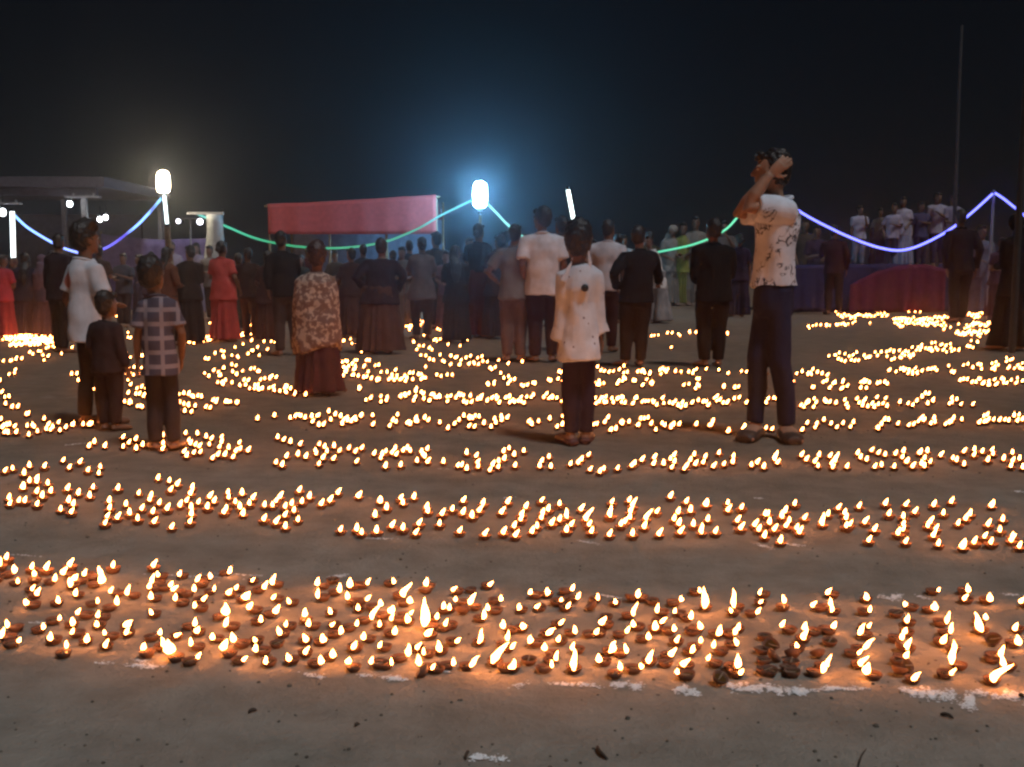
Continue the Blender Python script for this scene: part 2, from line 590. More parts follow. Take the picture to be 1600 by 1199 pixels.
# --- stall with the red cloth fascia
YR = 25.0
a0, a1 = at(418, 319, YR), at(681, 304, YR)
stall = tag(empty('red_stall', ((a0.x + a1.x) / 2, YR, 0)), 'stall with a wide red cloth fascia behind the middle of the crowd', 'stall')
bm = bmesh.new()
zb = at(500, 366, YR).z
P0, P1 = loc(stall, a0), loc(stall, a1)
hanging_cloth(bm, P0, P1, a0.z - zb, a1.z - zb, 40, 8, 0.016, 6.0, 0.02)
obj('fascia_cloth', bm, cloth((0.37, 0.072, 0.070)), stall, True)
bm = bmesh.new()
tube(bm, [P0 + Vector((-0.1, 0.1, -0.05)), (P0 + P1) / 2 + Vector((0, 0.1, -0.09)), P1 + Vector((0.1, 0.1, -0.05))], 0.03, 8)
obj('crossbar', bm, M_BAMBOO, stall)
for t, dy in ((0.0, 0.14), (0.36, 0.14), (0.7, 0.14), (1.0, 0.14), (0.0, 2.6), (1.0, 2.6)):
    p = P0.lerp(P1, t)
    bm = bmesh.new(); post(bm, (p.x, dy, 0), (p.x, dy, p.z - 0.02), 0.04, 0.03, 8, 0.008)
    obj('post', bm, M_BAMBOO, stall)
bm = bmesh.new()
hanging_cloth(bm, (P0.x, 2.66, a0.z - 0.3), (P1.x, 2.66, a0.z - 0.25), a0.z - 0.35, a0.z - 0.3, 40, 6, 0.05, 10.0)
obj('back_cloth', bm, cloth((0.20, 0.22, 0.30)), stall, True)
bm = bmesh.new()
vs = [bm.verts.new(v) for v in (P0 + Vector((0, 0.16, -0.08)), P1 + Vector((0, 0.16, -0.08)), Vector((P1.x, 2.62, a0.z - 0.25)), Vector((P0.x, 2.62, a0.z - 0.25)))]
vs2 = [bm.verts.new(v.co + Vector((0, 0, 0.02))) for v in vs]
bm.faces.new(list(reversed(vs))); bm.faces.new(vs2)
for k in range(4): bm.faces.new((vs[k], vs[(k + 1) % 4], vs2[(k + 1) % 4], vs2[k]))
obj('roof_cloth', bm, cloth((0.30, 0.12, 0.13)), stall)
bm = bmesh.new()
box(bm, (0, 0.75, 0.42), ((P1 - P0).x - 0.3, 0.6, 0.84))
obj('counter', bm, plain('plank_counter', (0.16, 0.12, 0.09), 0.8, 0, 10.0, 0.3, 0.3), stall)

# --- raised stage on the right, cloth along its front
YG = 25.5
xa, xb = at(1236, 0, YG).x, at(1640, 0, YG).x
ZST = at(0, 417, YG).z
stage = tag(empty('stage', ((xa + xb) / 2, YG, 0)), 'raised stage on the right with onlookers standing on it', 'stage')
bm = bmesh.new()
box(bm, (0, 1.75, ZST - 0.045), (xb - xa, 3.5, 0.09))
obj('deck', bm, plain('stage_planks', (0.14, 0.12, 0.11), 0.8, 0, 9.0, 0.3, 0.2), stage)
for i in range(6):
    for dy in (0.3, 3.2):
        bm = bmesh.new()
        x = (xa - xb) / 2 + 0.15 + i * (xb - xa - 0.3) / 5
        box(bm, (x, dy, (ZST - 0.09) / 2), (0.09, 0.09, ZST - 0.092))
        obj('leg', bm, M_BAMBOO, stage)
def stage_cloth(name, x0, x1, y0, y1, bottom_px, c, label, fold=0.045, folds=5.0, dy=-0.08, sag=0.0):
    p0 = loc(stage, at(x0, y0, YG + dy)); p1 = loc(stage, at(x1, y1, YG + dy))
    z = max(0.02, at(0, bottom_px, YG + dy).z)
    bm = bmesh.new()
    hanging_cloth(bm, p0, p1, p0.z - z, p1.z - z, 36, 10, fold, folds, sag)
    return tag(obj(name, bm, cloth(c), stage, True), label)
stage_cloth('front_cloth', 1238, 1420, 414, 412, 489, (0.032, 0.032, 0.095), 'blue cloth along the stage front', 0.045, 7, -0.07)
stage_cloth('front_cloth', 1466, 1640, 413, 414, 489, (0.032, 0.032, 0.095), 'blue cloth along the stage front', 0.045, 7, -0.07)
stage_cloth('front_cloth', 1328, 1478, 446, 420, 489, (0.13, 0.020, 0.05), 'dark magenta cloth slung over the stage front', 0.06, 6, -0.25, -0.27)
stage_cloth('front_cloth', 1548, 1582, 428, 424, 489, (0.45, 0.09, 0.13), 'red cloth strip on the stage front', 0.03, 2, -0.2)

# --- floodlights on poles
def floodlight(px, py, Y, w, h, c, strength, label, base_px=None):
    p = at(px, py, Y)
    o = tag(empty('floodlight', (p.x, p.y, 0)), label, 'floodlight', 'floodlights on poles')
    bm = bmesh.new(); post(bm, (0, 0.09, 0), (0, 0.09, p.z - h / 2 - 0.16), 0.045, 0.035, 10, 0.006)
    obj('pole', bm, M_BAMBOO, o)
    bm = bmesh.new()
    loft(bm, [(0, 0, p.z + h * (t - 0.5), w * 0.5 * q, w * 0.5 * q) for t, q in ((0.0, 0.42), (0.03, 0.70), (0.10, 0.92), (0.25, 1.0), (0.5, 1.0), (0.72, 0.97), (0.88, 0.84), (0.97, 0.52), (1.0, 0.08))], 18)
    obj('lamp_bulb', bm, glow('flood_bulb', c, strength), o, True)
    bm = bmesh.new()
    tube(bm, [(0, 0, p.z - h * 0.5 - 0.14), (0, 0, p.z - h * 0.5 - 0.10), (0, 0, p.z - h * 0.5 - 0.002)], [0.05, 0.055, w * 0.16], 12)
    obj('socket', bm, M_DARK, o)
    bm = bmesh.new()
    tube(bm, [(0, 0.0, p.z - h / 2 - 0.12), (0, 0.05, p.z - h / 2 - 0.15), (0, 0.09, p.z - h / 2 - 0.2)], 0.018, 6)
    obj('bracket', bm, M_STEEL, o)
floodlight(255, 284, 21.0, 0.25, 0.44, (1.0, 0.78, 0.50), 110.0, 'warm white floodlight glaring on its pole beside the pavilion')
floodlight(750, 304, 24.0, 0.32, 0.60, (0.24, 0.64, 1.0), 285.0, 'cold blue-white floodlight glaring above the middle of the crowd')

# --- upright light tubes on poles
def tube_light(x0, y0, x1, y1, Y, r, label, c, strength):
    a, b = at(x0, y0, Y), at(x1, y1, Y)
    o = tag(empty('tube_light', (b.x, Y, 0)), label, 'tube light', 'upright white light tubes on poles')
    A, B = loc(o, a), loc(o, b)
    d = (A - B).normalized()
    foot = B - d * (B.z / d.z)
    bm = bmesh.new(); post(bm, foot + Vector((0, 0.07, 0)), A + Vector((0, 0.07, 0.05)), 0.035, 0.028, 8)
    obj('pole', bm, M_BAMBOO, o)
    bm = bmesh.new(); tube(bm, [A, A.lerp(B, 0.5), B], r, 10)
    obj('glowing_tube', bm, glow('tube_white', c, strength), o, True)
    for P in (A + d * 0.03, B - d * 0.03):
        bm = bmesh.new(); tube(bm, [P - d * 0.03, P + d * 0.03], r * 1.25, 10)
        obj('end_cap', bm, M_DARK, o)
tube_light(19, 331, 21, 406, 21.0, 0.042, 'white light tube standing at the far left below the pavilion bulb', (0.85, 0.97, 1.0), 5.0)
tube_light(256.5, 305, 261, 350, 20.9, 0.032, 'short white light tube right below the warm floodlight', (0.80, 0.96, 1.0), 4.0)
tube_light(887.5, 297, 896, 343, 20.0, 0.036, 'leaning white light tube above the girl in the white tunic', (0.85, 1.0, 0.98), 5.0)

# --- coloured rope lights slung from pole to pole
def rope_glow(stops, strength):
    m = bpy.data.materials.new('rope_glow')
    m.use_nodes = True
    n, l = m.node_tree.nodes, m.node_tree.links
    n.remove(n['Principled BSDF'])
    e = n.new('ShaderNodeEmission')
    v = coords(n, l, 1.0, 'Generated')
    s = n.new('ShaderNodeSeparateXYZ'); l.new(v, s.inputs[0])
    l.new(ramp(n, l, s.outputs[0], stops), e.inputs['Color'])
    e.inputs['Strength'].default_value = strength
    l.new(e.outputs[0], n['Material Output'].inputs['Surface'])
    m.cycles.emission_sampling = 'FRONT'
    return m
def rope_light(pts, Y, r, stops, strength, label):
    P = [at(x, y, Y) for x, y in pts]
    # smooth Catmull-Rom through the points
    out = []
    for i in range(len(P) - 1):
        p0, p1, p2, p3 = P[max(i - 1, 0)], P[i], P[i + 1], P[min(i + 2, len(P) - 1)]
        for k in range(8):
            t = k / 8
            out.append(0.5 * ((2 * p1) + (p2 - p0) * t + (2 * p0 - 5 * p1 + 4 * p2 - p3) * t * t + (3 * p1 - p0 - 3 * p2 + p3) * t ** 3))
    out.append(P[-1])
    out = [p + Vector((0, 0, 0.006 * noise.noise(p * 3))) for p in out]
    bm = bmesh.new(); tube(bm, out, r, 8)
    return tag(obj('rope_light', bm, rope_glow(stops, strength), None, True), label, 'rope light', 'rope lights slung between poles')
BLUE = (0.14, 0.15, 1.0)
rope_light([(23, 337), (45, 357), (85, 381), (112, 392), (132, 395), (165, 388), (205, 360), (232, 334), (253, 309)], 21.2, 0.024,
           [(0.0, (0.20, 0.42, 1.0)), (0.4, (0.22, 0.30, 1.0)), (0.6, (0.10, 0.09, 0.5)), (0.75, (0.05, 0.04, 0.30)), (0.80, (0.18, 0.36, 1.0)), (0.90, (0.2, 0.42, 1.0)), (0.93, (0.06, 0.08, 0.35)), (1.0, (0.20, 0.6, 0.9))], 3.2,
           'pale blue rope light sagging between left tube and warm floodlight')
rope_light([(306, 334), (330, 344), (392, 370), (430, 380), (470, 386), (510, 388), (555, 386), (605, 377), (652, 358), (685, 339), (715, 324), (741, 312)], 21.6, 0.022,
           [(0.0, (0.35, 1.0, 0.95)), (0.1, (0.12, 0.75, 0.48)), (0.3, (0.06, 0.45, 0.20)), (0.6, (0.10, 0.50, 0.28)), (0.80, (0.10, 0.45, 0.32)), (0.88, (0.22, 0.85, 1.0)), (1.0, (0.30, 1.0, 1.0))], 1.0,
           'green rope light sagging from the draped pillar to the blue-white floodlight')
rope_light([(759, 316), (775, 332), (795, 353), (830, 378), (880, 396), (930, 402), (985, 400), (1040, 392), (1090, 380), (1131, 361), (1156, 335), (1184, 300)], 22.6, 0.022,
           [(0.0, (0.40, 0.95, 1.0)), (0.12, (0.30, 0.90, 0.85)), (0.4, (0.06, 0.4, 0.28)), (0.8, (0.12, 0.65, 0.36)), (1.0, (0.2, 0.85, 0.5))], 1.6,
           'teal rope light running down from the blue-white floodlight behind the crowd')
rope_light([(1187, 288), (1212, 303), (1255, 334), (1298, 357), (1340, 376), (1378, 388), (1412, 391), (1450, 378), (1490, 355), (1520, 331), (1551, 303)], 22.2, 0.024,
           [(0.0, BLUE), (1.0, BLUE)], 4.5, 'blue rope light hanging in a deep sag before the stage')
rope_light([(1555, 302), (1570, 312), (1586, 325), (1610, 343), (1650, 366)], 22.2, 0.024, [(0.0, BLUE), (1.0, BLUE)], 4.5,
           'blue rope light running out of the picture at the right edge')
# poles the ropes are tied to
for px, py, Y, lab, m_ in ((1185, 285, 22.4, 'bamboo pole carrying two rope lights behind the man in the printed shirt', M_BAMBOO),
                           (1553, 297, 22.3, 'pale pole under the peak of the blue rope lights', M_POST)):
    p = at(px, py, Y)
    bm = bmesh.new(); post(bm, (0, 0, 0), (0, 0, p.z), 0.04, 0.03, 8, 0.006)
    o = obj('rope_pole', bm, m_); o.location = (p.x, Y, 0)
    tag(o, lab, 'pole', 'poles carrying rope lights')
bulb_lamp(1181, 297, 21.9, 'tiny warm bulb seen in the crook of the raised arm', 0.03, 6.0, (1.0, 0.8, 0.6))
# tall thin flagpole and the dark pole at the right edge
Yf = 24.0
b_, t_ = at(1489, 422, Yf), at(1503, 40, Yf)
d_ = (t_ - b_)
foot = b_ - d_ * (b_.z / d_.z)
bm = bmesh.new(); post(bm, (0, 0, 0), t_ - foot, 0.055, 0.03, 10, 0.01)
o = obj('flagpole', bm, plain('weathered_pole', (0.055, 0.052, 0.055), 0.8, 0, 12.0, 0.25, 0.2)); o.location = foot
tag(o, 'tall thin leaning flagpole rising into the night sky over the stage', 'pole')
Yd = 13.0
p = at(1605, 78, Yd)
bm = bmesh.new(); post(bm, (0, 0, 0), (0, 0, p.z), 0.045, 0.04, 10, 0.004)
o = obj('tent_pole', bm, plain('dark_pole', (0.02, 0.022, 0.022), 0.8, 0, 12.0, 0.25, 0.2)); o.location = (p.x + 0.01, Yd, 0)
tag(o, 'black upright pole cut by the right edge of the picture', 'pole')
# ------------------------------------------------------------------ people
def remesh(bm, vox, smooth=4, wrinkle=0.0, wscale=9.0):
    me = bpy.data.meshes.new('tmp')
    bm.to_mesh(me); bm.free()
    ob = bpy.data.objects.new('tmp', me)
    tmp_scene.collection.objects.link(ob)
    md = ob.modifiers.new('r', 'REMESH'); md.mode = 'VOXEL'; md.voxel_size = vox
    sm = ob.modifiers.new('s', 'SMOOTH'); sm.factor = 0.5; sm.iterations = smooth
    tmp_layer.update()
    dg = tmp_layer.depsgraph
    if dg is None:
        with bpy.context.temp_override(scene=tmp_scene, view_layer=tmp_layer):
            dg = bpy.context.evaluated_depsgraph_get()
    new = bpy.data.meshes.new_from_object(ob.evaluated_get(dg), depsgraph=dg)
    bpy.data.objects.remove(ob); bpy.data.meshes.remove(me)
    if wrinkle:
        off = Vector((random.uniform(0, 50), random.uniform(0, 50), 0))
        ns = [v.normal.copy() for v in new.vertices]
        for v, nn in zip(new.vertices, ns):
            p = v.co
            q = Vector((p.x * wscale, p.y * wscale, p.z * wscale * 0.75)) + off
            w = noise.noise(q) + 0.5 * noise.noise(q * 2.3)
            v.co = p + nn * wrinkle * w
    new.polygons.foreach_set('use_smooth', [True] * len(new.polygons))
    return new
tmp_scene = bpy.data.scenes.new('workbench')
tmp_layer = tmp_scene.view_layers[0]

SKIN_A = (0.16, 0.085, 0.052)
SKIN_B = (0.23, 0.125, 0.078)
def hand(bm, wrist, d, n, s, curl=0.5, side=1):
    """palm, four unequal bent fingers, thumb leaving the side of the palm; d = hand direction, n = palm normal"""
    d = Vector(d).normalized(); n = (Vector(n) - d * Vector(n).dot(d)).normalized()
    a = d.cross(n).normalized() * side                     # thumb side
    w = Vector(wrist)
    tube(bm, [w - d * 0.02 * s, w + d * 0.02 * s, w + d * 0.055 * s, w + d * 0.09 * s], [0.022 * s, 0.030 * s, 0.038 * s, 0.036 * s], 10, 0.42, up=n)
    for k, L in enumerate((0.072, 0.082, 0.076, 0.058)):
        o = w + d * (0.085 - 0.004 * abs(k - 1)) * s + a * (0.028 - 0.0185 * k) * s
        dirs = d
        pts = [o]
        for j, f in enumerate((0.45, 0.32, 0.23)):
            ang = curl * (0.35 + 0.45 * j)
            dj = (d * math.cos(ang) + n * math.sin(ang) + a * (0.10 - 0.07 * k)).normalized()
            pts.append(pts[-1] + dj * L * f * s)
        tube(bm, pts, [0.0095 * s, 0.0092 * s, 0.0085 * s, 0.007 * s], 8)
    o = w + d * 0.025 * s + a * 0.026 * s
    p1 = o + (d * 0.6 + a * 0.75 + n * 0.25).normalized() * 0.042 * s
    p2 = p1 + (d * 0.85 + a * 0.25 + n * 0.45).normalized() * 0.034 * s
    tube(bm, [o, p1, p2], [0.013 * s, 0.011 * s, 0.0085 * s], 8)

def foot(bm, ankle, s, yaw=0.0):
    a = Vector(ankle)
    f = Vector((math.sin(yaw), math.cos(yaw), 0)); r = Vector((f.y, -f.x, 0))
    z = lambda h: Vector((0, 0, h - a.z))
    tube(bm, [a + z(0.028 * s) - f * 0.035 * s, a + z(0.030 * s) - f * 0.005 * s, a + z(0.03 * s) + f * 0.04 * s, a + z(0.023 * s) + f * 0.09 * s, a + z(0.016 * s) + f * 0.128 * s],
         [0.022 * s, 0.030 * s, 0.034 * s, 0.036 * s, 0.026 * s], 10, 0.62, up=(0, 0, 1))
    for k in range(5):
        o = a + z(0.013 * s) + f * (0.122 - 0.004 * k * k * 0.6) * s + r * (-0.026 + 0.0135 * k) * s
        tube(bm, [o, o + f * (0.024 - 0.002 * k) * s], [(0.0105 - 0.001 * k) * s, 0.007 * s], 6)

ARM = {
    'down': ((0.132, -0.012, 0.635), (0.138, 0.03, 0.49)),
    'relaxed': ((0.138, -0.03, 0.64), (0.125, 0.055, 0.51)),
    'front': ((0.128, 0.01, 0.635), (0.05, 0.125, 0.615)),
    'fold': ((0.125, 0.03, 0.65), (-0.03, 0.115, 0.685)),
    'phone': ((0.125, 0.07, 0.655), (0.05, 0.17, 0.775)),
    'hip': ((0.185, -0.05, 0.665), (0.10, 0.03, 0.56)),
    'reach': ((0.17, 0.09, 0.67), (0.22, 0.22, 0.635)),
    'back': ((0.128, -0.06, 0.645), (0.02, -0.095, 0.56)),
    'clap': ((0.135, 0.06, 0.655), (0.01, 0.19, 0.70)),
}
def person(label, x, head_y, feet_y, rot, top=None, bottom=None, hair='short', arms=('down', 'down'), build='man', sleeve='short',
           hem=0.46, stance=(0.055, 0.0, 0.055, 0.0), vox=0.0115, skin_c=SKIN_A, head=(0.0, 0.0), turn=0.0, group=None, z0=0.0, Y=None,
           armpts=None, girth=1.0, shawl=None, short_pants=False, footwear=None, hair_c=(0.012, 0.009, 0.008), extra=None, lean=0.0, foot_yaw=0.0):
    if Y is None:
        base = on_ground(x, feet_y)
        z0 = height(base.x, base.y)
    else:
        base = at(x, 422, Y)
    base.z = z0
    H = at(x, head_y, base.y).z - z0
    th = R(rot)
    k = {'man': 1.0, 'woman': 1.02, 'teen': 1.10, 'child': 1.24, 'small': 1.38}[build]
    c = (1 - 0.135 * k) / 0.865
    sw = {'man': 1.0, 'woman': 0.90, 'teen': 0.92, 'child': 0.92, 'small': 0.98}[build] * girth
    leg = 0.45 + 0.55 * girth
    hipw = {'man': 1.0, 'woman': 1.12, 'teen': 0.95, 'child': 0.95, 'small': 1.0}[build] * girth
    pr = random.Random(int(x * 7 + head_y * 13))
    loose = 1.0 if vox > 0.009 else 0.35
    sway = pr.uniform(-0.075, 0.075) * loose
    turn += pr.uniform(-45, 45) * (loose if loose == 1.0 else 0)
    girth *= pr.uniform(0.80, 0.95) if loose == 1.0 else 1.0      # the photograph draws everyone slim
    def P(p, side=1):
        z = p[2] * c if p[2] <= 0.865 else p[2]
        return Vector(((p[0] * side + sway * max(0.0, min(p[2], 0.86) - 0.45)) * H, (p[1] + lean * max(0.0, p[2] - 0.5)) * H, z * H))
    torso = [(0.455, 0.070 * hipw, 0.062), (0.50, 0.098 * hipw, 0.072), (0.555, 0.092 * hipw, 0.068), (0.61, 0.080 * sw, 0.058),
             (0.67, 0.088 * sw, 0.064), (0.73, 0.100 * sw, 0.070), (0.785, 0.106 * sw, 0.060), (0.815, 0.078 * sw, 0.048), (0.84, 0.036, 0.036)]
    def torso_rings(off, z_lo, z_hi):
        out = []
        for z, rx, ry in torso:
            if z_lo <= z <= z_hi:
                p = P((0, -0.004, z))
                out.append((p.x, p.y, p.z, rx * H + off, ry * H * (0.9 + 0.1 * girth) + off))
        return out
    sides = (-1, 1)
    # arms: elbow and wrist of each side, facing frame
    E, Wr = {}, {}
    for i, s in enumerate(sides):
        if armpts and i in armpts:
            inv = Matrix.Rotation(-th, 4, 'Z')
            (ex, ey, ez), (wx, wy, wz) = armpts[i]
            E[s] = inv @ (Vector((ex, ey, 0)) * H) + Vector((0, 0, ez * H))
            Wr[s] = inv @ (Vector((wx, wy, 0)) * H) + Vector((0, 0, wz * H))
        else:
            e, w = ARM[arms[i]]
            j = lambda k_: pr.uniform(-k_, k_) * loose
            E[s], Wr[s] = P((e[0] * (0.45 + 0.55 * sw) + j(.018), e[1] + j(.03), e[2] + j(.012)), s), P((w[0] * (0.45 + 0.55 * sw) + j(.03), w[1] + j(.035), w[2] + j(.035)), s)
    S = {s: P((0.098 * sw, -0.004, 0.788), s) for s in sides}
    hip = {s: P((0.046 * hipw, 0, 0.50), s) for s in sides}
    ank = {}
    for i, s in enumerate(sides):
        ank[s] = Vector(((s * stance[2 * i] + pr.uniform(-.014, .014) * loose) * H, (stance[2 * i + 1] + pr.uniform(-.045, .045) * loose) * H, 0.045 * H))
    knee = {s: hip[s].lerp(ank[s], 0.5) + Vector((0.004 * s * H, 0.018 * H, 0)) for s in sides}
    # ---- body, one continuous mesh
    bm = bmesh.new()
    loft(bm, torso_rings(-0.004, 0.4, 0.86))
    hc = Vector(((head[0] + sway * 0.42) * H, (0.012 + head[1] + lean * 0.43) * H, (1 - 0.068 * k) * H))
    tube(bm, [P((0, -0.008, 0.81)), P((0, -0.002, 0.845)).lerp(hc - Vector((0, 0, 0.09 * k * H)), 0.6), hc - Vector((0, 0.008 * H, 0.028 * k * H))], [0.040 * H, 0.033 * H, 0.034 * H], 12)
    HR = Matrix.Rotation(R(turn), 4, 'Z')
    hk = H * k
    hp = lambda a, b_, d_: hc + HR @ (Vector((a, b_, d_)) * hk)
    ball(bm, hc, (0.0405 * hk, 0.053 * hk, 0.063 * hk), 16, 12, HR)
    ball(bm, hp(0, 0.014, -0.026), (0.036 * hk, 0.042 * hk, 0.043 * hk), 14, 10, HR)
    tube(bm, [hp(0, 0.053, 0.008), hp(0, 0.064, -0.012), hp(0, 0.060, -0.018)], [0.005 * H, 0.0085 * H, 0.009 * H], 8)
    ball(bm, hp(0, 0.050, -0.034), (0.014 * hk, 0.008 * hk, 0.006 * hk), 8, 6, HR)
    ball(bm, hp(0, 0.044, -0.055), (0.016 * hk, 0.014 * hk, 0.012 * hk), 8, 6, HR)
    for s in sides:
        ball(bm, hp(0.018 * s, 0.047, 0.012), (0.014 * hk, 0.007 * hk, 0.006 * hk), 8, 6, HR)
        ball(bm, hp(0.042 * s, -0.004, -0.006), (0.006 * hk, 0.012 * hk, 0.018 * hk), 8, 6, HR)
        fore = (Wr[s] - E[s]).normalized()
        tube(bm, [P((0.07 * sw, -0.004, 0.792), s), S[s], S[s].lerp(E[s], 0.45), E[s], E[s].lerp(Wr[s], 0.35), Wr[s]],
             [0.034 * H, 0.033 * H, 0.027 * H, 0.022 * H, 0.0235 * H, 0.0155 * H], 12)
        nrm = Vector((-s, 0.15, 0)) if abs(fore.z) > 0.5 else Vector((0, 0.1, -1))
        if armpts and sides.index(s) in armpts and len(armpts) > 1 and armpts.get('palm'):
            nrm = Matrix.Rotation(-th, 4, 'Z') @ Vector(armpts['palm'])
            fore = Matrix.Rotation(-th, 4, 'Z') @ Vector(armpts['hdir']) if armpts.get('hdir') else fore
        hand(bm, Wr[s], fore, nrm, H * 0.60 * (1.0 + 0.35 * (k - 1)), 0.55, s if abs(fore.z) > 0.5 else -s)
        tube(bm, [hip[s] + Vector((0, 0, 0.02 * H)), hip[s].lerp(knee[s], 0.35), knee[s], knee[s].lerp(ank[s], 0.35) - Vector((0, 0.010 * H, 0)), ank[s], ank[s] - Vector((0, 0, 0.02 * H))],
             [0.054 * H * hipw, 0.051 * H * hipw, 0.034 * H * leg, 0.034 * H * leg, 0.021 * H, 0.022 * H], 12)
        foot(bm, ank[s], H * 0.98, R(12) * s + R(foot_yaw))
    me = remesh(bm, vox, 4)
    root = link('person', me, skin(skin_c))
    root.location = base
    root.rotation_euler = (0, 0, th)
    tag(root, label, 'person', group)
    cv = max(0.010, vox * 1.15)
    O = 0.010 + 0.004 * (H > 1.2)
    # ---- trousers / skirt
    if bottom:
        kind, cc = bottom[0], bottom[1:]
        if kind == 'sari' and top:                              # a sari is one cloth, blouse and skirt close in tone
            cc = (tuple(0.6 * a + 0.4 * b for a, b in zip(top[0], cc[0])),)
        bm = bmesh.new()
        if kind == 'trousers':
            loft(bm, [(0, -0.004, P((0, 0, z)).z, rx * H * hipw + O * 0.8, ry * H + O * 0.8) for z, rx, ry in ((0.43, 0.080, 0.060), (0.455, 0.094, 0.068), (0.48, 0.095, 0.069), (max(0.50, min(0.57, hem + 0.03)), 0.090, 0.065))])
            for s in sides:
                lo = 0.62 if short_pants else 0.97
                end = hip[s].lerp(knee[s], 0.95) if short_pants else ank[s] + Vector((0, 0, 0.01))
                pts = [hip[s] + Vector((0, 0, 0.02 * H)), hip[s].lerp(knee[s], 0.35)]
                rr = [0.056 * H * hipw + O, 0.053 * H * hipw + O]
                if short_pants:
                    pts += [end]; rr += [0.047 * H + O]
                else:
                    pts += [knee[s], knee[s].lerp(ank[s], 0.45) - Vector((0, 0.006 * H, 0)), end]; rr += [0.040 * H * leg + O, 0.036 * H * leg + O, 0.030 * H * leg + O]
                tube(bm, pts, rr, 12)
            nm = 'shorts' if short_pants else 'trousers'
        else:                                                   # long skirt, sari or dress bottom
            flare = 0.155 if kind == 'skirt' else 0.125
            my = (ank[1].y + ank[-1].y) / 2
            rings = []
            for t in (0.035, 0.12, 0.25, 0.38, 0.47, 0.53, 0.60):
                f_ = 1 - (t - 0.035) / 0.50
                rx = max(0.09, 0.098 * hipw + (flare - 0.098) * max(0, f_))
                ry = max(0.066, 0.072 + (flare * 0.82 - 0.072) * max(0, f_))
                rings.append((0, my * max(0, f_), P((0, 0, t)).z, rx * H + O, ry * H + O))
            loft(bm, rings, 20)
            nm = 'skirt'
        o = link(nm, remesh(bm, cv, 3, (0.006 if kind == 'trousers' else 0.010) * H, 8.0 / H), cloth(*cc), root)
        if kind != 'trousers':
            for v in o.data.vertices:                           # vertical pleats
                a = math.atan2(v.co.y, v.co.x)
                d_ = max(0.0, 1 - v.co.z / (0.5 * H)) * 0.020 * H
                v.co += Vector((math.cos(a), math.sin(a), 0)) * d_ * math.sin(a * 11 + 2 * math.sin(a * 3))
    # ---- shirt, tunic or blouse
    if top:
        bm = bmesh.new()
        rings = []
        zs = sorted(set([hem] + [z for z, _, _ in torso if z > hem + 0.012]))
        for z in zs:
            if z <= 0.50:
                f_ = (0.50 - z)
                rx, ry = 0.100 * hipw + f_ * 0.18, 0.074 + f_ * 0.16
            else:
                tz = [t for t in torso]
                for a_, b_ in zip(tz, tz[1:]):
                    if a_[0] <= z <= b_[0]:
                        t = (z - a_[0]) / (b_[0] - a_[0])
                        rx, ry = a_[1] + (b_[1] - a_[1]) * t, a_[2] + (b_[2] - a_[2]) * t
                if z < 0.70: rx, ry = max(rx, 0.092 * sw), max(ry, 0.066)
            p = P((0, -0.004, z))
            rings.append((p.x, p.y, p.z, rx * H + O * (1.9 if z < 0.62 else 1.3), ry * H + O * (1.9 if z < 0.62 else 1.3)))
        loft(bm, rings, 18)
        if sleeve != 'none':
            for s in sides:
                pts = [P((0.06 * sw, -0.004, 0.795), s), S[s], S[s].lerp(E[s], 0.5)]
                rr = [0.036 * H + O * .8, 0.036 * H + O, 0.034 * H + O]
                if sleeve == 'short':
                    pts.append(S[s].lerp(E[s], 0.78)); rr.append(0.036 * H + O)
                elif sleeve == 'long':
                    pts += [E[s], E[s].lerp(Wr[s], 0.45), E[s].lerp(Wr[s], 0.93)]; rr += [0.027 * H + O, 0.024 * H + O, 0.020 * H + O]
                elif sleeve == 'flare':
                    pts += [E[s], E[s].lerp(Wr[s], 0.5), E[s].lerp(Wr[s], 0.98)]; rr += [0.028 * H + O, 0.030 * H + O, 0.036 * H + O]
                tube(bm, pts, rr, 14)
        if sleeve in ('short', 'long') and hair != 'veil':
            cb = bmesh.new()
            n0 = P((0, -0.008, 0.832))
            ring = [n0 + Vector((0.044 * H * math.cos(a), 0.044 * H * math.sin(a), (-0.012 * math.sin(a)) * H)) for a in [2 * math.pi * q / 16 for q in range(17)]]
            tube(cb, ring, 0.0085 * H, 8)
            link('collar', remesh(cb, cv * 0.8, 1), cloth(*top[:1]), root)
        link({'short': 'shirt', 'long': 'shirt', 'flare': 'tunic', 'none': 'blouse'}[sleeve], remesh(bm, cv, 3, 0.013 * H, 8.0 / H), cloth(*top), root)
    # ---- shawl over shoulders and back, falling to a pointed hem
    if shawl:
        bm = bmesh.new()
        n_ = 22
        rings = []
        z_lo, cc = shawl
        prof = [(0.845, 0.045, 0.045), (0.82, 0.085, 0.062), (0.78, 0.130, 0.085), (0.70, 0.140, 0.092), (0.60, 0.150, 0.105), (0.50, 0.160, 0.118), (z_lo + .02, 0.165, 0.122), (z_lo, 0.16, 0.12)]
        loft(bm, [(0, -0.006 * H, P((0, 0, z)).z, rx * H, ry * H) for z, rx, ry in reversed(prof)], n_)
        for v in bm.verts:
            if v.co.z < (z_lo + 0.01) * c * H:
                a = math.atan2(v.co.y, v.co.x)
                v.co.z -= 0.055 * H * max(0, math.sin(a * 2.5 + 0.7)) + 0.02 * H * math.sin(a * 5)
        o = link('shawl', remesh(bm, cv, 2, 0.016 * H, 7.0 / H), cloth(*cc), root)
    # ---- hair
    bm = bmesh.new()
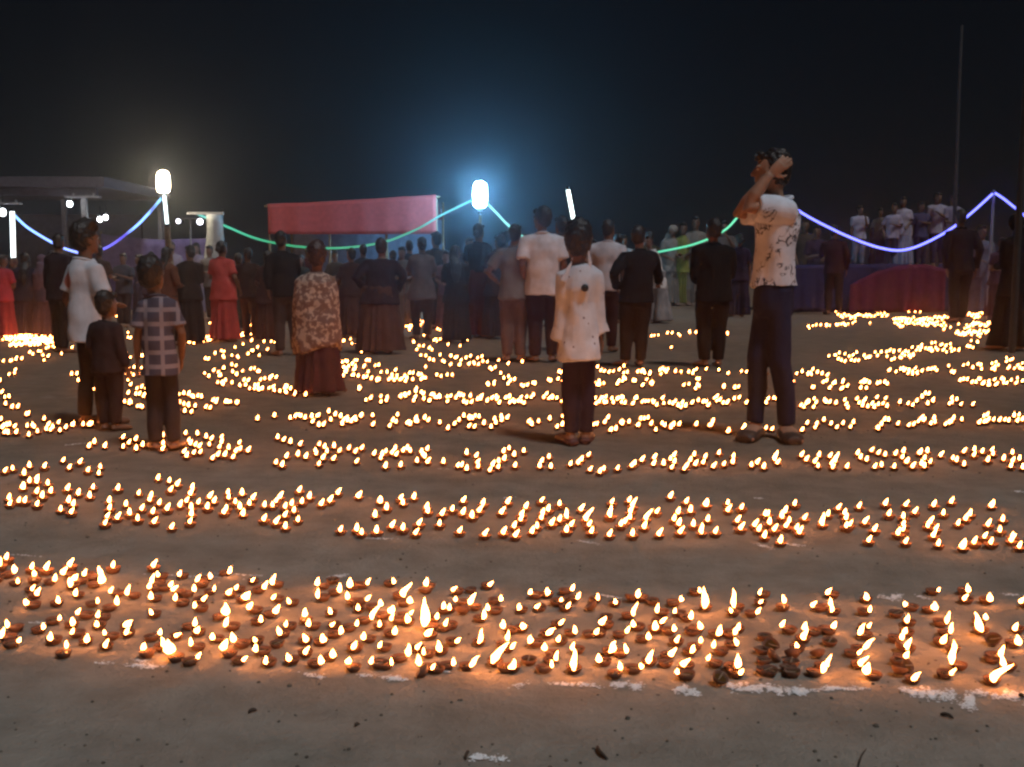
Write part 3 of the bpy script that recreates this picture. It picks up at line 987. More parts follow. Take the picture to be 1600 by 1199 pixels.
    if hair in ('short', 'thick', 'bun', 'long', 'flat'):
        e = {'short': 1.06, 'thick': 1.20, 'bun': 1.06, 'long': 1.12, 'flat': 1.16}[hair]
        ball(bm, hp(0, -0.016, 0.016), (0.0425 * hk * e, 0.050 * hk * e, 0.057 * hk * e), 16, 12, HR)
        ball(bm, hp(0, -0.022, -0.012), (0.039 * hk * e, 0.040 * hk * e, 0.046 * hk), 14, 10, HR)
        tube(bm, [hp(-0.030, 0.034, 0.046), hp(0, 0.044, 0.050), hp(0.030, 0.034, 0.046)], [0.014 * hk, 0.017 * hk, 0.014 * hk], 8)
    if hair == 'flat':
        tube(bm, [hp(-0.036, -0.01, 0.062), hp(0, 0.0, 0.070), hp(0.044, 0.012, 0.060)], [0.022 * hk, 0.027 * hk, 0.022 * hk], 10)
    if hair == 'bun':
        ball(bm, hp(0, -0.072, -0.012), (0.026 * hk, 0.022 * hk, 0.026 * hk), 12, 8, HR)
    if hair == 'long':
        tube(bm, [hp(0, -0.030, 0.02), hp(0, -0.046, -0.05), P((0, -0.072, 0.80)) + Vector((head[0] * H, 0, 0)), P((0, -0.088, 0.70)), P((0, -0.086, 0.62))],
             [0.048 * hk, 0.050 * hk, 0.056 * H, 0.050 * H, 0.018 * H], 12, 0.55, up=(0, 1, 0))
    if hair == 'veil':
        ball(bm, hp(0, -0.012, 0.008), (0.054 * hk, 0.060 * hk, 0.066 * hk), 16, 12, HR)
        loft(bm, [(0, -0.030 * H, z * H, rx * H, ry * H) for z, rx, ry in ((0.50 * c, 0.10, 0.05), (0.64 * c, 0.115, 0.062), (0.78 * c, 0.112, 0.066), (0.84 * c, 0.07, 0.055), (0.90, 0.052, 0.05))], 18)
    hme = remesh(bm, cv * 0.8, 2, 0.006 * hk if hair != 'veil' else 0.01 * H, 55.0 if hair != 'veil' else 8.0)
    if hair == 'veil':
        link('veil', hme, cloth(hair_c), root)
    else:
        link('hair', hme, hairmat(hair_c), root)
    if vox < 0.009:                                              # eyes where the face can be made out
        for s in sides:
            bm = bmesh.new(); ball(bm, hp(0.0175 * s, 0.0465, 0.004), (0.0075 * hk, 0.006 * hk, 0.0052 * hk), 10, 8, HR)
            obj('eye', bm, plain('eyeball', (0.45, 0.42, 0.38), 0.3, 0, 30.0, 0.05, 0.0), root, True)
    if footwear:
        for s in sides:
            bm = bmesh.new()
            f = Vector((math.sin(R(12) * s + R(foot_yaw)), math.cos(R(12) * s + R(foot_yaw)), 0))
            a = Vector((ank[s].x, ank[s].y, 0))
            tube(bm, [a - f * 0.052 * H + Vector((0, 0, 0.012 * H)), a + Vector((0, 0, 0.022 * H)), a + f * 0.06 * H + Vector((0, 0, 0.020 * H)), a + f * 0.118 * H + Vector((0, 0, 0.014 * H)), a + f * 0.146 * H + Vector((0, 0, 0.012 * H))],
                 [0.026 * H, 0.036 * H, 0.041 * H, 0.040 * H, 0.026 * H], 12, 0.62, up=(0, 0, 1))
            link('shoe', remesh(bm, 0.010, 2), plain('shoe_leather', footwear, 0.6, 0, 30.0, 0.2, 0.15), root)
    if extra:
        extra(root, H, P, hp, c, cv)
    return root

NAVY = (0.020, 0.022, 0.045); BLACK = (0.014, 0.013, 0.014); MAROON = (0.07, 0.020, 0.022); BROWN = (0.075, 0.042, 0.028)
WHITE = (0.72, 0.68, 0.67); GREY = (0.20, 0.19, 0.20); LGREY = (0.40, 0.38, 0.38)

# --- the five near figures
person('man in a white printed T-shirt with both hands raised to his head', 1203, 236, 684, 116,
       ((0.66, 0.70, 0.80), 'print', (0.10, 0.10, 0.13)), ('trousers', (0.020, 0.022, 0.055)), 'short', ('down', 'down'), 'man', 'short', 0.535,
       (0.040, -0.045, 0.040, 0.045), 0.0068, (0.33, 0.185, 0.12), (-0.002, 0.016), turn=-38, group=None,
       armpts={0: ((-0.122, -0.085, 0.806), (-0.046, -0.082, 0.912)), 1: ((-0.128, 0.02, 0.790), (-0.05, -0.045, 0.90)), 'palm': (0.1, 1, 0.1), 'hdir': (0.75, 0.0, 0.62)}, girth=0.62, footwear=(0.035, 0.022, 0.018), foot_yaw=-48)

def girl_extras(root, H, P, hp, c, cv):
    # pointed white collar flaps standing up along the neck, dark hair clasp on the back
    for sx, zt_, w in ((0.034, 0.880, 0.017), (-0.050, 0.845, 0.013)):
        bm = bmesh.new()
        tube(bm, [P((sx * 1.6, -0.055, 0.76)), P((sx * 1.25, -0.052, 0.80)), Vector((sx * H * 0.9, -0.050 * H, (0.80 + (zt_ - 0.80) * 0.55) * H)), Vector((sx * H * 0.8, -0.045 * H, zt_ * H))],
             [w * 1.3 * H, w * H, w * 0.55 * H, 0.003 * H], 10, 0.4, up=(0, 1, 0))
        link('collar', remesh(bm, 0.007, 1), cloth(*KURTI), root)
    bm = bmesh.new()
    ball(bm, P((0.012, -0.098, 0.735)), (0.017 * H, 0.012 * H, 0.017 * H), 10, 8)
    obj('hair_clasp', bm, plain('black_clasp', (0.01, 0.01, 0.01), 0.4, 0, 20.0, 0.1, 0.1), root, True)
KURTI = ((0.58, 0.62, 0.70), 'motif', (0.22, 0.19, 0.22))
person('girl in a white tunic with small dark motifs seen from behind', 905, 346, 695, 4, KURTI, ('trousers', (0.030, 0.018, 0.030)), 'thick',
       ('down', 'down'), 'child', 'flare', 0.40, (0.038, 0.0, 0.036, 0.03), 0.0068, SKIN_A, (-0.004, 0.0),
       armpts={0: ((-0.076, -0.005, 0.60), (-0.088, 0.01, 0.47)), 1: ((0.074, 0.0, 0.61), (0.092, 0.01, 0.50)), }, extra=girl_extras, footwear=(0.06, 0.02, 0.02), girth=0.66)
person('teenager in a grey-white T-shirt with a red spot and dark trousers', 146, 349, 664, -28, ((0.54, 0.56, 0.62), 'badge', (0.40, 0.13, 0.10)),
       ('trousers', (0.020, 0.014, 0.015)), 'flat', ('relaxed', 'front'), 'teen', 'short', 0.43, (0.052, 0.0, 0.058, 0.03), 0.0072, SKIN_A, turn=-12, girth=0.64)
person('small dark-clad child pressed against the grey-white T-shirt teenager', 174, 455, 674, -24, ((0.035, 0.022, 0.024),), ('trousers', (0.030, 0.018, 0.02)), 'short',
       ('relaxed', 'down'), 'small', 'long', 0.45, (0.05, 0, 0.05, 0), 0.0085, SKIN_A)
person('boy in a blue-grey plaid shirt and dark trousers seen from behind', 256, 403, 706, 14, ((0.075, 0.07, 0.10), 'plaid', (0.28, 0.26, 0.30)), ('trousers', (0.03, 0.026, 0.032)), 'thick',
       ('down', 'relaxed'), 'child', 'short', 0.415, (0.045, 0.02, 0.05, 0.0), 0.0072, SKIN_A, (-0.02, 0.0), turn=-25, girth=0.72)
person('girl wrapped in a pale leaf-patterned shawl over a dark red skirt', 498, 379, 618, 8, None, ('skirt', (0.06, 0.018, 0.018)), 'thick',
       ('fold', 'fold'), 'child', 'none', 0.45, (0.04, 0, 0.04, 0), 0.009, SKIN_A, (0.0, 0.0), hair_c=(0.035, 0.014, 0.012),
       shawl=(0.36, ((0.40, 0.32, 0.27), 'leaf', (0.16, 0.10, 0.085))))

# --- the middle row in front of the crowd
MID = 'people standing along the far side of the lamps'
V = 0.0125
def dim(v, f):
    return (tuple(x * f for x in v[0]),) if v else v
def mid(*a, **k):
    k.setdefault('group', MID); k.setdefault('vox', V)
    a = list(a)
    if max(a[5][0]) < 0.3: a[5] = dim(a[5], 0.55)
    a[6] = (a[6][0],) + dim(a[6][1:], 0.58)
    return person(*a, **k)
mid('broad woman in a dark maroon loose top and brown skirt', 594, 374, 553, 6, ((0.045, 0.022, 0.03),), ('skirt', (0.12, 0.060, 0.042)), 'thick', ('hip', 'hip'), 'woman', 'flare', 0.44, girth=1.35, hair_c=(0.02, 0.01, 0.012))
mid('man in a dark jacket with folded grey trousers left of the shawl girl', 450, 362, 556, 20, ((0.020, 0.016, 0.016),), ('trousers', (0.085, 0.060, 0.055)), 'short', ('relaxed', 'phone'), 'man', 'long', 0.48)
mid('man in a white half-sleeved shirt with his back turned, dark trousers', 850, 325, 567, 3, ((0.56, 0.57, 0.63),), ('trousers', (0.055, 0.022, 0.026)), 'thick', ('down', 'relaxed'), 'man', 'short', 0.44, girth=1.08)
mid('man in a pale grey shirt and grey trousers left of the white half-sleeved shirt', 803, 351, 566, -8, ((0.26, 0.25, 0.26),), ('trousers', (0.17, 0.115, 0.11)), 'short', ('hip', 'down'), 'man', 'short', 0.46)
mid('man in a white shirt and maroon trousers beside the black-suited man', 944, 344, 552, -10, ((0.52, 0.51, 0.56),), ('trousers', (0.075, 0.026, 0.024)), 'short', ('front', 'relaxed'), 'man', 'short', 0.47)
mid('man in black stretching his right arm towards a woman in white', 992, 355, 574, 12, ((0.018, 0.013, 0.013),), ('trousers', (0.030, 0.018, 0.016)), 'thick', ('hip', 'reach'), 'man', 'long', 0.46, girth=1.08)
mid('broad man all in black standing with feet together', 1112, 344, 574, 5, ((0.012, 0.010, 0.010),), ('trousers', (0.016, 0.012, 0.014)), 'thick', ('front', 'front'), 'man', 'long', 0.45, girth=1.12)
mid('woman in white leaning beside the outstretched black sleeve', 1027, 368, 505, 100, ((0.66, 0.66, 0.66),), ('skirt', (0.45, 0.44, 0.45)), 'bun', ('front', 'reach'), 'woman', 'long', 0.40, lean=0.25)
mid('woman in a bright red sari with dark hair', 352, 377, 535, -12, ((0.46, 0.07, 0.06),), ('sari', (0.48, 0.065, 0.055)), 'bun', ('front', 'relaxed'), 'woman', 'short', 0.42, girth=1.05)
mid('woman in a long dark brown dress with her hair tied up', 297, 384, 538, 4, ((0.050, 0.030, 0.026),), ('sari', (0.045, 0.026, 0.024)), 'bun', ('fold', 'fold'), 'woman', 'long', 0.45, girth=1.05)
mid('dark-haired woman in an orange-brown tunic behind the plaid-shirt boy', 264, 387, 540, -30, ((0.22, 0.085, 0.045),), ('trousers', (0.10, 0.045, 0.035)), 'long', ('front', 'front'), 'woman', 'long', 0.34)
mid('tall dark-clad man half hidden behind the grey-white T-shirt', 98, 366, 552, -20, ((0.038, 0.022, 0.028),), ('trousers', (0.030, 0.020, 0.02)), 'short', ('relaxed', 'relaxed'), 'man', 'long', 0.45)
mid('woman in black with long hair at the right edge of the picture', 1583, 334, 548, 8, ((0.012, 0.010, 0.012),), ('skirt', (0.014, 0.011, 0.013)), 'veil', ('front', 'front'), 'woman', 'long', 0.40, girth=1.05, hair_c=(0.012, 0.010, 0.012))
mid('dark figure in maroon seen through the gap of the blue rope light', 1301, 352, 492, -15, ((0.060, 0.018, 0.020),), ('trousers', (0.045, 0.025, 0.022)), 'short', ('phone', 'relaxed'), 'man', 'long', 0.46)
mid('small dark child standing before the magenta stage cloth', 1409, 402, 486, 0, ((0.05, 0.03, 0.05),), ('trousers', (0.04, 0.016, 0.02)), 'short', ('down', 'down'), 'small', 'long', 0.45)
mid('tall dark man with his back turned just left of the blue rope peak', 1498, 328, 505, 0, ((0.030, 0.018, 0.024),), ('trousers', (0.035, 0.022, 0.02)), 'short', ('relaxed', 'down'), 'man', 'long', 0.46)
mid('man in a red-trimmed dark top with long hair and a red skirt wrap', 752, 350, 528, -20, ((0.042, 0.034, 0.048),), ('sari', (0.30, 0.050, 0.050)), 'bun', ('clap', 'relaxed'), 'woman', 'short', 0.58)['label'] = 'woman in a dark blouse and long red skirt below the blue-white floodlight'
mid('long-haired figure in charcoal left of the red skirt', 713, 384, 536, 5, ((0.045, 0.036, 0.040),), ('sari', (0.055, 0.035, 0.035)), 'long', ('fold', 'fold'), 'woman', 'long', 0.42)
mid('person in a grey blouse with a dark plait beside the charcoal figure', 660, 371, 532, 14, ((0.20, 0.16, 0.155),), ('trousers', (0.085, 0.052, 0.048)), 'bun', ('phone', 'front'), 'woman', 'short', 0.40)
mid('slim boy in a dull green-grey shirt behind the grey blouse', 685, 363, 515, -10, ((0.085, 0.080, 0.080),), ('trousers', (0.06, 0.04, 0.04)), 'short', ('relaxed', 'relaxed'), 'teen', 'short', 0.46)
mid('woman in violet-grey between the red skirt and the pale grey shirt', 778, 367, 530, 12, ((0.075, 0.060, 0.085),), ('sari', (0.09, 0.045, 0.055)), 'bun', ('front', 'down'), 'woman', 'short', 0.42)
mid('person in dark blue behind the white tunic girl under the leaning tube', 878, 338, 548, 0, ((0.030, 0.030, 0.042),), ('trousers', (0.040, 0.022, 0.022)), 'short', ('relaxed', 'relaxed'), 'man', 'long', 0.45)
mid('man in a brown shirt and brown trousers right of the red sari', 392, 388, 532, -6, ((0.085, 0.040, 0.028),), ('trousers', (0.13, 0.068, 0.045)), 'short', ('fold', 'fold'), 'man', 'short', 0.46)
mid('woman in a reddish brown sari just left of the dark jacket', 420, 392, 534, 10, ((0.10, 0.038, 0.028),), ('sari', (0.13, 0.060, 0.042)), 'bun', ('front', 'down'), 'woman', 'short', 0.42)
mid('woman in a dull purple shawl at the far left below the tube light', 72, 398, 528, -14, ((0.10, 0.075, 0.11),), ('sari', (0.10, 0.05, 0.05)), 'veil', ('front', 'front'), 'woman', 'short', 0.42, hair_c=(0.11, 0.085, 0.12))
mid('woman in dark violet next to the foot of the left light tube', 43, 396, 526, 16, ((0.055, 0.045, 0.07),), ('sari', (0.12, 0.055, 0.05)), 'long', ('down', 'front'), 'woman', 'short', 0.42)
mid('figure in a red top at the far left edge', 8, 398, 528, -10, ((0.34, 0.045, 0.06),), ('sari', (0.12, 0.042, 0.04)), 'bun', ('front', 'front'), 'woman', 'short', 0.44)
mid('woman in a dull brown top just left of the dark maroon broad woman', 548, 388, 528, 4, ((0.085, 0.038, 0.030),), ('sari', (0.11, 0.048, 0.038)), 'short', ('down', 'fold'), 'woman', 'short', 0.46)

# --- back of the crowd
BACK = 'onlookers at the back of the crowd'
def back(*a, **k):
    k.setdefault('group', BACK); k.setdefault('vox', 0.015)
    a = list(a)
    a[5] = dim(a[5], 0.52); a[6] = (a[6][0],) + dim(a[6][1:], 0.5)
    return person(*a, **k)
back('woman in a yellow-green garment in the crowd under the arm of the man in black', 1064, 348, 478, 170, ((0.46, 0.44, 0.10),), ('sari', (0.30, 0.26, 0.07)), 'bun', ('front', 'front'), 'woman', 'short', 0.40)
back('pale-dressed onlooker left of the yellow-green garment', 1046, 352, 478, 190, ((0.48, 0.42, 0.36),), ('sari', (0.24, 0.16, 0.12)), 'veil', ('front', 'front'), 'woman', 'short', 0.42, hair_c=(0.3, 0.26, 0.22))
back('onlooker in cream behind the broad man in black', 1084, 338, 478, 180, ((0.42, 0.34, 0.28),), ('sari', (0.16, 0.10, 0.07)), 'bun', ('fold', 'fold'), 'woman', 'short', 0.42)
back('onlooker in light clothing right of the broad man in black', 1131, 345, 484, 175, ((0.22, 0.17, 0.15),), ('trousers', (0.10, 0.075, 0.06)), 'short', ('phone', 'front'), 'man', 'short', 0.45)
back('woman in white at the shoulder of the man in black', 974, 368, 492, 165, ((0.62, 0.60, 0.60),), ('sari', (0.34, 0.28, 0.28)), 'long', ('clap', 'front'), 'woman', 'short', 0.42)
back('dim figure in grey-blue left of the white half-sleeved shirt', 826, 368, 512, 180, ((0.10, 0.10, 0.13),), ('trousers', (0.07, 0.055, 0.06)), 'short', ('front', 'front'), 'man', 'short', 0.45)
back('dim figure in a light grey top between maroon woman and grey blouse', 628, 386, 512, 176, ((0.22, 0.20, 0.18),), ('sari', (0.12, 0.075, 0.06)), 'bun', ('front', 'down'), 'woman', 'short', 0.42)
back('dim grey-dressed figure behind the draped pillar', 333, 384, 502, 172, ((0.30, 0.29, 0.30),), ('trousers', (0.10, 0.07, 0.06)), 'short', ('front', 'front'), 'man', 'short', 0.45)
back('dim figure in blue-grey before the violet screen', 196, 396, 512, 182, ((0.11, 0.11, 0.14),), ('trousers', (0.09, 0.06, 0.055)), 'short', ('clap', 'front'), 'man', 'short', 0.45)
back('dim woman in a grey-violet sari before the violet screen', 224, 398, 508, 170, ((0.16, 0.13, 0.19),), ('sari', (0.12, 0.085, 0.09)), 'bun', ('front', 'front'), 'woman', 'short', 0.42)
back('pale onlooker at the foot of the spotlight stand', 275, 378, 494, 185, ((0.34, 0.30, 0.42),), ('sari', (0.15, 0.10, 0.11)), 'bun', ('front', 'front'), 'woman', 'short', 0.42)
back('onlooker in pale violet right of the spotlight stand', 312, 380, 492, 178, ((0.32, 0.28, 0.40),), ('sari', (0.14, 0.09, 0.10)), 'long', ('fold', 'fold'), 'woman', 'short', 0.42)
back('dim brown figure under the arm of the printed-shirt man', 1256, 342, 484, 176, ((0.14, 0.10, 0.07),), ('trousers', (0.09, 0.06, 0.05)), 'short', ('front', 'relaxed'), 'man', 'short', 0.45)
back('dim violet figure behind the printed-shirt man', 1276, 352, 486, 184, ((0.10, 0.06, 0.11),), ('sari', (0.12, 0.08, 0.09)), 'bun', ('front', 'front'), 'woman', 'short', 0.42)
back('dim figure under the green rope in front of the stall', 524, 392, 500, 178, ((0.09, 0.07, 0.05),), ('sari', (0.11, 0.06, 0.045)), 'bun', ('front', 'front'), 'woman', 'short', 0.42)
back('dim figure in slate right of the long-haired charcoal figure', 732, 372, 506, 182, ((0.08, 0.085, 0.11),), ('trousers', (0.06, 0.05, 0.055)), 'short', ('fold', 'fold'), 'man', 'short', 0.45)
back('dim bluish onlooker below the right peak of the blue rope', 1529, 352, 492, 170, ((0.26, 0.26, 0.36),), ('sari', (0.10, 0.09, 0.16)), 'bun', ('front', 'front'), 'woman', 'short', 0.42)
back('dim onlooker in dusky red near the black veiled woman', 1558, 372, 498, 182, ((0.14, 0.07, 0.10),), ('sari', (0.15, 0.07, 0.08)), 'bun', ('front', 'front'), 'woman', 'short', 0.42)

for lab, x, hy, fy, tc, bc, bld, hr in (
        ('dim man in a brown shirt close behind the grey-white T-shirt teenager', 163, 384, 520, (0.10, 0.07, 0.055), (0.07, 0.045, 0.04), 'man', 'short'),
        ('dim woman in a dull mauve sari left of the orange-brown tunic', 242, 394, 514, (0.14, 0.10, 0.13), (0.12, 0.07, 0.07), 'woman', 'bun'),
        ('dim teenager in dark green right of the red sari woman', 372, 396, 516, (0.05, 0.06, 0.045), (0.07, 0.045, 0.04), 'teen', 'short'),
        ('dim figure in charcoal close to the arm of the broad maroon woman', 571, 382, 516, (0.05, 0.042, 0.045), (0.06, 0.04, 0.04), 'man', 'short'),
        ('dim woman in beige right behind the broad maroon woman', 614, 392, 518, (0.20, 0.16, 0.13), (0.14, 0.085, 0.065), 'woman', 'bun'),
        ('dim man in slate blue left of the grey blouse', 643, 376, 510, (0.07, 0.075, 0.10), (0.06, 0.05, 0.05), 'man', 'short'),
        ('dim girl in a faded pink dress beside the charcoal long-haired figure', 698, 392, 516, (0.22, 0.12, 0.13), (0.16, 0.08, 0.085), 'teen', 'long'),
        ('dim man in grey below the teal rope light', 792, 362, 506, (0.12, 0.125, 0.14), (0.07, 0.06, 0.06), 'man', 'short'),
        ('dim figure in dark brown right of the white half-sleeved shirt', 868, 366, 512, (0.06, 0.045, 0.04), (0.06, 0.04, 0.035), 'man', 'short'),
        ('dim woman in rust between the leaning tube and the maroon trousers', 921, 374, 512, (0.16, 0.06, 0.04), (0.12, 0.045, 0.03), 'woman', 'bun'),
        ('dim man in a dark shirt peeping past the maroon trousers man', 962, 366, 506, (0.05, 0.05, 0.055), (0.06, 0.045, 0.04), 'man', 'short'),
        ('dim onlooker in olive behind the leaning woman in white', 1012, 362, 492, (0.10, 0.10, 0.06), (0.08, 0.065, 0.045), 'man', 'short'),
        ('dim woman in deep violet left of the raised-arm man', 1152, 366, 496, (0.06, 0.04, 0.09), (0.07, 0.045, 0.07), 'woman', 'bun'),
        ('dim woman in a brown veil at the far left below the bulb', 24, 402, 512, (0.11, 0.07, 0.06), (0.10, 0.06, 0.05), 'woman', 'veil'),
        ('dim man in dark grey between left tube light and tall dark man', 84, 392, 514, (0.06, 0.055, 0.065), (0.06, 0.045, 0.045), 'man', 'short'),
        ('dim man in a wine-red shirt under the end of the green rope', 486, 386, 504, (0.13, 0.035, 0.04), (0.07, 0.045, 0.04), 'man', 'short'),
        ('dim girl in dark teal right of the dark jacket man', 470, 398, 506, (0.04, 0.06, 0.065), (0.06, 0.05, 0.05), 'teen', 'long')):
    back(lab, x, hy, fy, random.choice([0, 170, 190, 12, -15]), (tc,), ('trousers' if bld == 'man' else 'sari', bc), hr,
         (random.choice(['front', 'fold', 'relaxed']), random.choice(['front', 'down', 'phone'])), bld, 'short', 0.44, hair_c=(0.11, 0.07, 0.06) if hr == 'veil' else (0.012, 0.009, 0.008))

# --- onlookers up on the stage
UP = 'onlookers standing on the stage'
for lab, x, hy, tc, bc, bld, hr in (
        ('stage onlooker in white trousers and pale shirt, leftmost on the stage', 1340, 322, (0.36, 0.34, 0.42), (0.26, 0.25, 0.33), 'man', 'short'),
        ('slim stage onlooker in white beside the round-shouldered one', 1391, 318, (0.33, 0.31, 0.40), (0.06, 0.05, 0.09), 'teen', 'short'),
        ('round-shouldered stage onlooker in a loose white top', 1409, 308, (0.38, 0.36, 0.44), (0.12, 0.16, 0.26), 'woman', 'bun'),
        ('stage onlooker in a white shirt above the lowest sag of rope light', 1462, 301, (0.36, 0.34, 0.42), (0.05, 0.04, 0.10), 'man', 'short'),
        ('stage onlooker in faded grey close to the flagpole', 1485, 304, (0.24, 0.22, 0.30), (0.08, 0.07, 0.12), 'man', 'short'),
        ('stage onlooker in dull brown between the white ones', 1370, 326, (0.15, 0.12, 0.11), (0.06, 0.05, 0.07), 'woman', 'bun'),
        ('stage onlooker in dark blue behind the deep sag of rope light', 1436, 316, (0.07, 0.065, 0.13), (0.05, 0.045, 0.09), 'man', 'short')):
    person(lab, x, hy, 0, 170 + random.uniform(-20, 20), (tc,), ('trousers' if bld != 'woman' else 'sari', bc), hr, (random.choice(['front', 'fold', 'phone']), random.choice(['front', 'down', 'relaxed'])),
           bld, 'short', 0.45, vox=0.016, group=UP, z0=ZST, Y=YG + random.uniform(0.5, 1.6))
bpy.data.scenes.remove(tmp_scene)

# ------------------------------------------------------------------ clay lamps
# flame centres: four-to-one crops of the field, offset + coordinates; third number 1 = broad, 2 = tall, 3 = very tall
def pts(ox, oy, s):
    out = []
    for tok in s.split():
        q = tok.split(',')
        out.append((ox + float(q[0]) / 4, oy + float(q[1]) / 4, int(q[2]) if len(q) > 2 else 0))
    return out
BAND1 = pts(0, 700, """0,720 90,765,1 200,740 207,785 290,745 395,765 345,805 455,800,1 440,840 530,770,1 625,772 625,820,1 200,865 690,880 795,888 160,953 365,942 605,940 735,950 485,1010 368,1045 448,1080 445,1135 610,1080 648,1130 780,1075,1 45,1092 115,1182 312,1180 537,1178 660,1208 985,778 930,845 948,912 1062,835 1080,860 1117,770 1225,808 1215,865 1310,790 1337,865 1095,925 1270,935 1470,855 1530,915,1 1550,985 1577,805 1415,1015,1 1405,1085 952,1012 1212,1075 1000,1135 1097,1145 1322,1160 1595,1175 1030,1210 1055,1250,1 1187,1203 1390,1230,1 1240,1293 1522,1295""")
BAND1 += pts(400, 700, """55,855 103,828 210,940 385,825 388,895,2 582,840 695,828 860,820 30,1055 125,1000,1 185,1085 330,1085 470,1008 472,1080 525,1130 317,1172 415,1180 640,980 690,925 720,1020,2 772,960 845,1005,1 850,1050 920,885,2 955,935,1 965,1010 945,1060 770,1085 630,1080 868,1125,1 675,1160 1050,1050,3 1062,1140,1 1130,1050 1165,985 1210,990 1248,935 1230,870 1335,935,2 1460,840 1525,925 1453,985 1420,1045 1185,1085 1250,1185 1390,1165,2 1545,1095 1570,1150,2 60,1312 207,1298 400,1312 478,1275 605,1225 578,1305,1 770,1215 718,1315 850,1320 950,1265 1008,1225 1050,1255 1018,1320 1097,1348 1150,1240 1232,1325 1340,1310,2 1475,1270,3 1585,1345""")
BAND1 += pts(800, 700, """105,895 218,898 300,930 410,918 537,922 652,942 155,972 345,975 70,1097,1 220,1130 298,1070 395,1120 560,1075,1 525,1130 715,1125 760,1000,2 755,1090 910,1000 890,1110,1 850,1170 1018,1005 1055,935 1012,1125 1205,940,3 1390,930,3 1370,1005 1180,1110 1283,1145 1415,1105 1390,1135 1548,940 1530,1005 110,1190 205,1235 287,1180 280,1290 250,1340 385,1310,3 610,1230,2 715,1260 680,1350 855,1290,2 808,1345 1120,1250 1260,1220 1225,1290 1070,1325 1035,1375 1175,1190 1410,1320,2 1425,1375 5,1350""")
BAND1 += pts(1200, 700, """100,945 82,1090 278,965 232,1105 225,1170 395,940,2 400,990 408,1100 180,1230 375,1310,2 340,1360 638,1000 630,1090 603,1200,2 580,1300,2 612,1370,1 865,1065 855,1125,1 868,1220 862,1280 905,1415 1045,980,1 1115,1050,2 1142,1125 1090,1180,1 1150,1280,3 1148,1390 1340,1100,2 1225,930 1385,940 1580,950 1550,1100,1 1570,1180,1 1462,1270 1480,1335 1415,1380,3""")
UNLIT1 = pts(1200, 900, "20,450 15,510 10,590 145,545 155,600 130,575 165,500 385,410 320,495 825,450 850,565 820,605 815,530 1410,400 1400,510 800,240 380,350")
UNLIT1 += pts(800, 900, "1580,380 1565,470 1570,530 1575,590 105,530 740,150 880,160 280,165 510,195 1150,340 960,540 590,245 480,360 1290,640")
UNLIT1 += pts(400, 900, "1065,90 1345,85 1295,235 130,420 1180,325 480,30 1060,600 630,460")
BAND2 = pts(0, 700, """30,145 80,130 185,108 152,160 278,117 432,120 550,138 628,115 618,148 988,178 145,240,1 185,205 230,205 300,215 265,295 230,270 155,325 118,322 232,352 422,248 430,325 380,380 445,398 490,270 582,235 562,292 737,245 867,275 945,293 788,342 685,372 733,430 812,405 862,445 885,368 995,335 963,460 1045,380 1065,260 1107,218 1125,350 1165,325 1190,280 1197,368 1198,410 1187,458 1310,293 1338,325 1297,368 1425,265 1430,300 1415,372 1400,395 1472,332 1515,268 1520,405 1580,300 1560,340""")
BAND2 += pts(400, 700, """55,350 105,350 150,295 125,325 183,360 180,410 125,460 263,437 185,482 270,260 288,325 335,298 408,338 462,320 512,272 640,290,1 778,318,1 818,365 905,305 920,330 988,298 632,495 662,515 755,508 850,478 920,492 1018,460 1068,358 1075,385 1228,370 1148,458 1272,500 1430,520 1352,410 1395,375 1420,335 1535,385 1547,515""")
BAND2 += pts(800, 700, """15,478 60,400 88,355 55,435 185,320 193,390 228,370 158,480 248,460 345,400,2 370,465 343,502 465,420,2 483,468 498,512 625,335 615,405,2 610,530 755,345,2 742,390 705,455 682,472 755,532 840,420,2 828,485 905,392 920,530 1090,330 1118,385 1040,395 1015,440 1215,350,1 1225,440 1187,505,2 1272,520 1350,342 1410,445 1430,500 1585,415 1580,545""")
BAND2 += pts(1200, 700, """0,410 12,465 40,508 90,430 168,350 228,437 198,522 342,460,2 440,370 480,405 490,435 512,475 570,360 735,342 757,410 862,345 918,390 848,475 845,505 815,530 1038,345 1098,400 1015,455 1035,540 1068,585 1190,462 1238,432 1265,402 1400,340,1 1470,435 1452,505 1355,545 1395,580 1220,600,1 1530,540 1573,600""")
UNLIT2 = pts(1200, 700, "630,600 860,605 180,530 1000,510 490,520 665,535")
BAND3 = pts(400, 700, "125,80 190,42 262,28 312,45 418,50 445,12 483,58 393,92 627,75 520,8 620,10 738,25 812,12 780,52 850,22 905,95 920,8 965,8 1008,68 1072,72 1035,12 1318,25 1262,98 1285,96 1385,75 1390,100 1480,88 1515,102 1548,10 1552,55")
BAND3 += pts(800, 700, "15,30 20,95 75,10 187,68 175,98 232,45 245,100 365,88 435,58 487,117 575,122 660,118 768,92 812,65 890,50 885,92 950,88 992,65 1012,40 998,112 1115,68 1140,38 1090,105 1195,85 1325,95 1385,50 1382,80 1533,82 1575,112")
BAND3 += pts(1200, 700, "45,50,2 60,80 210,35 240,62 320,35 315,105 422,60,2 405,110 495,108 562,30 580,50 618,65 690,25 668,105 712,95 797,30 840,50 868,75,1 790,105 905,105 950,25,1 980,60 1015,78 980,105 1080,35 1225,18 1180,68 1228,88 1288,42 1340,18 1375,70 1408,32 1475,58 1530,20 1573,60 1520,105 1595,110")
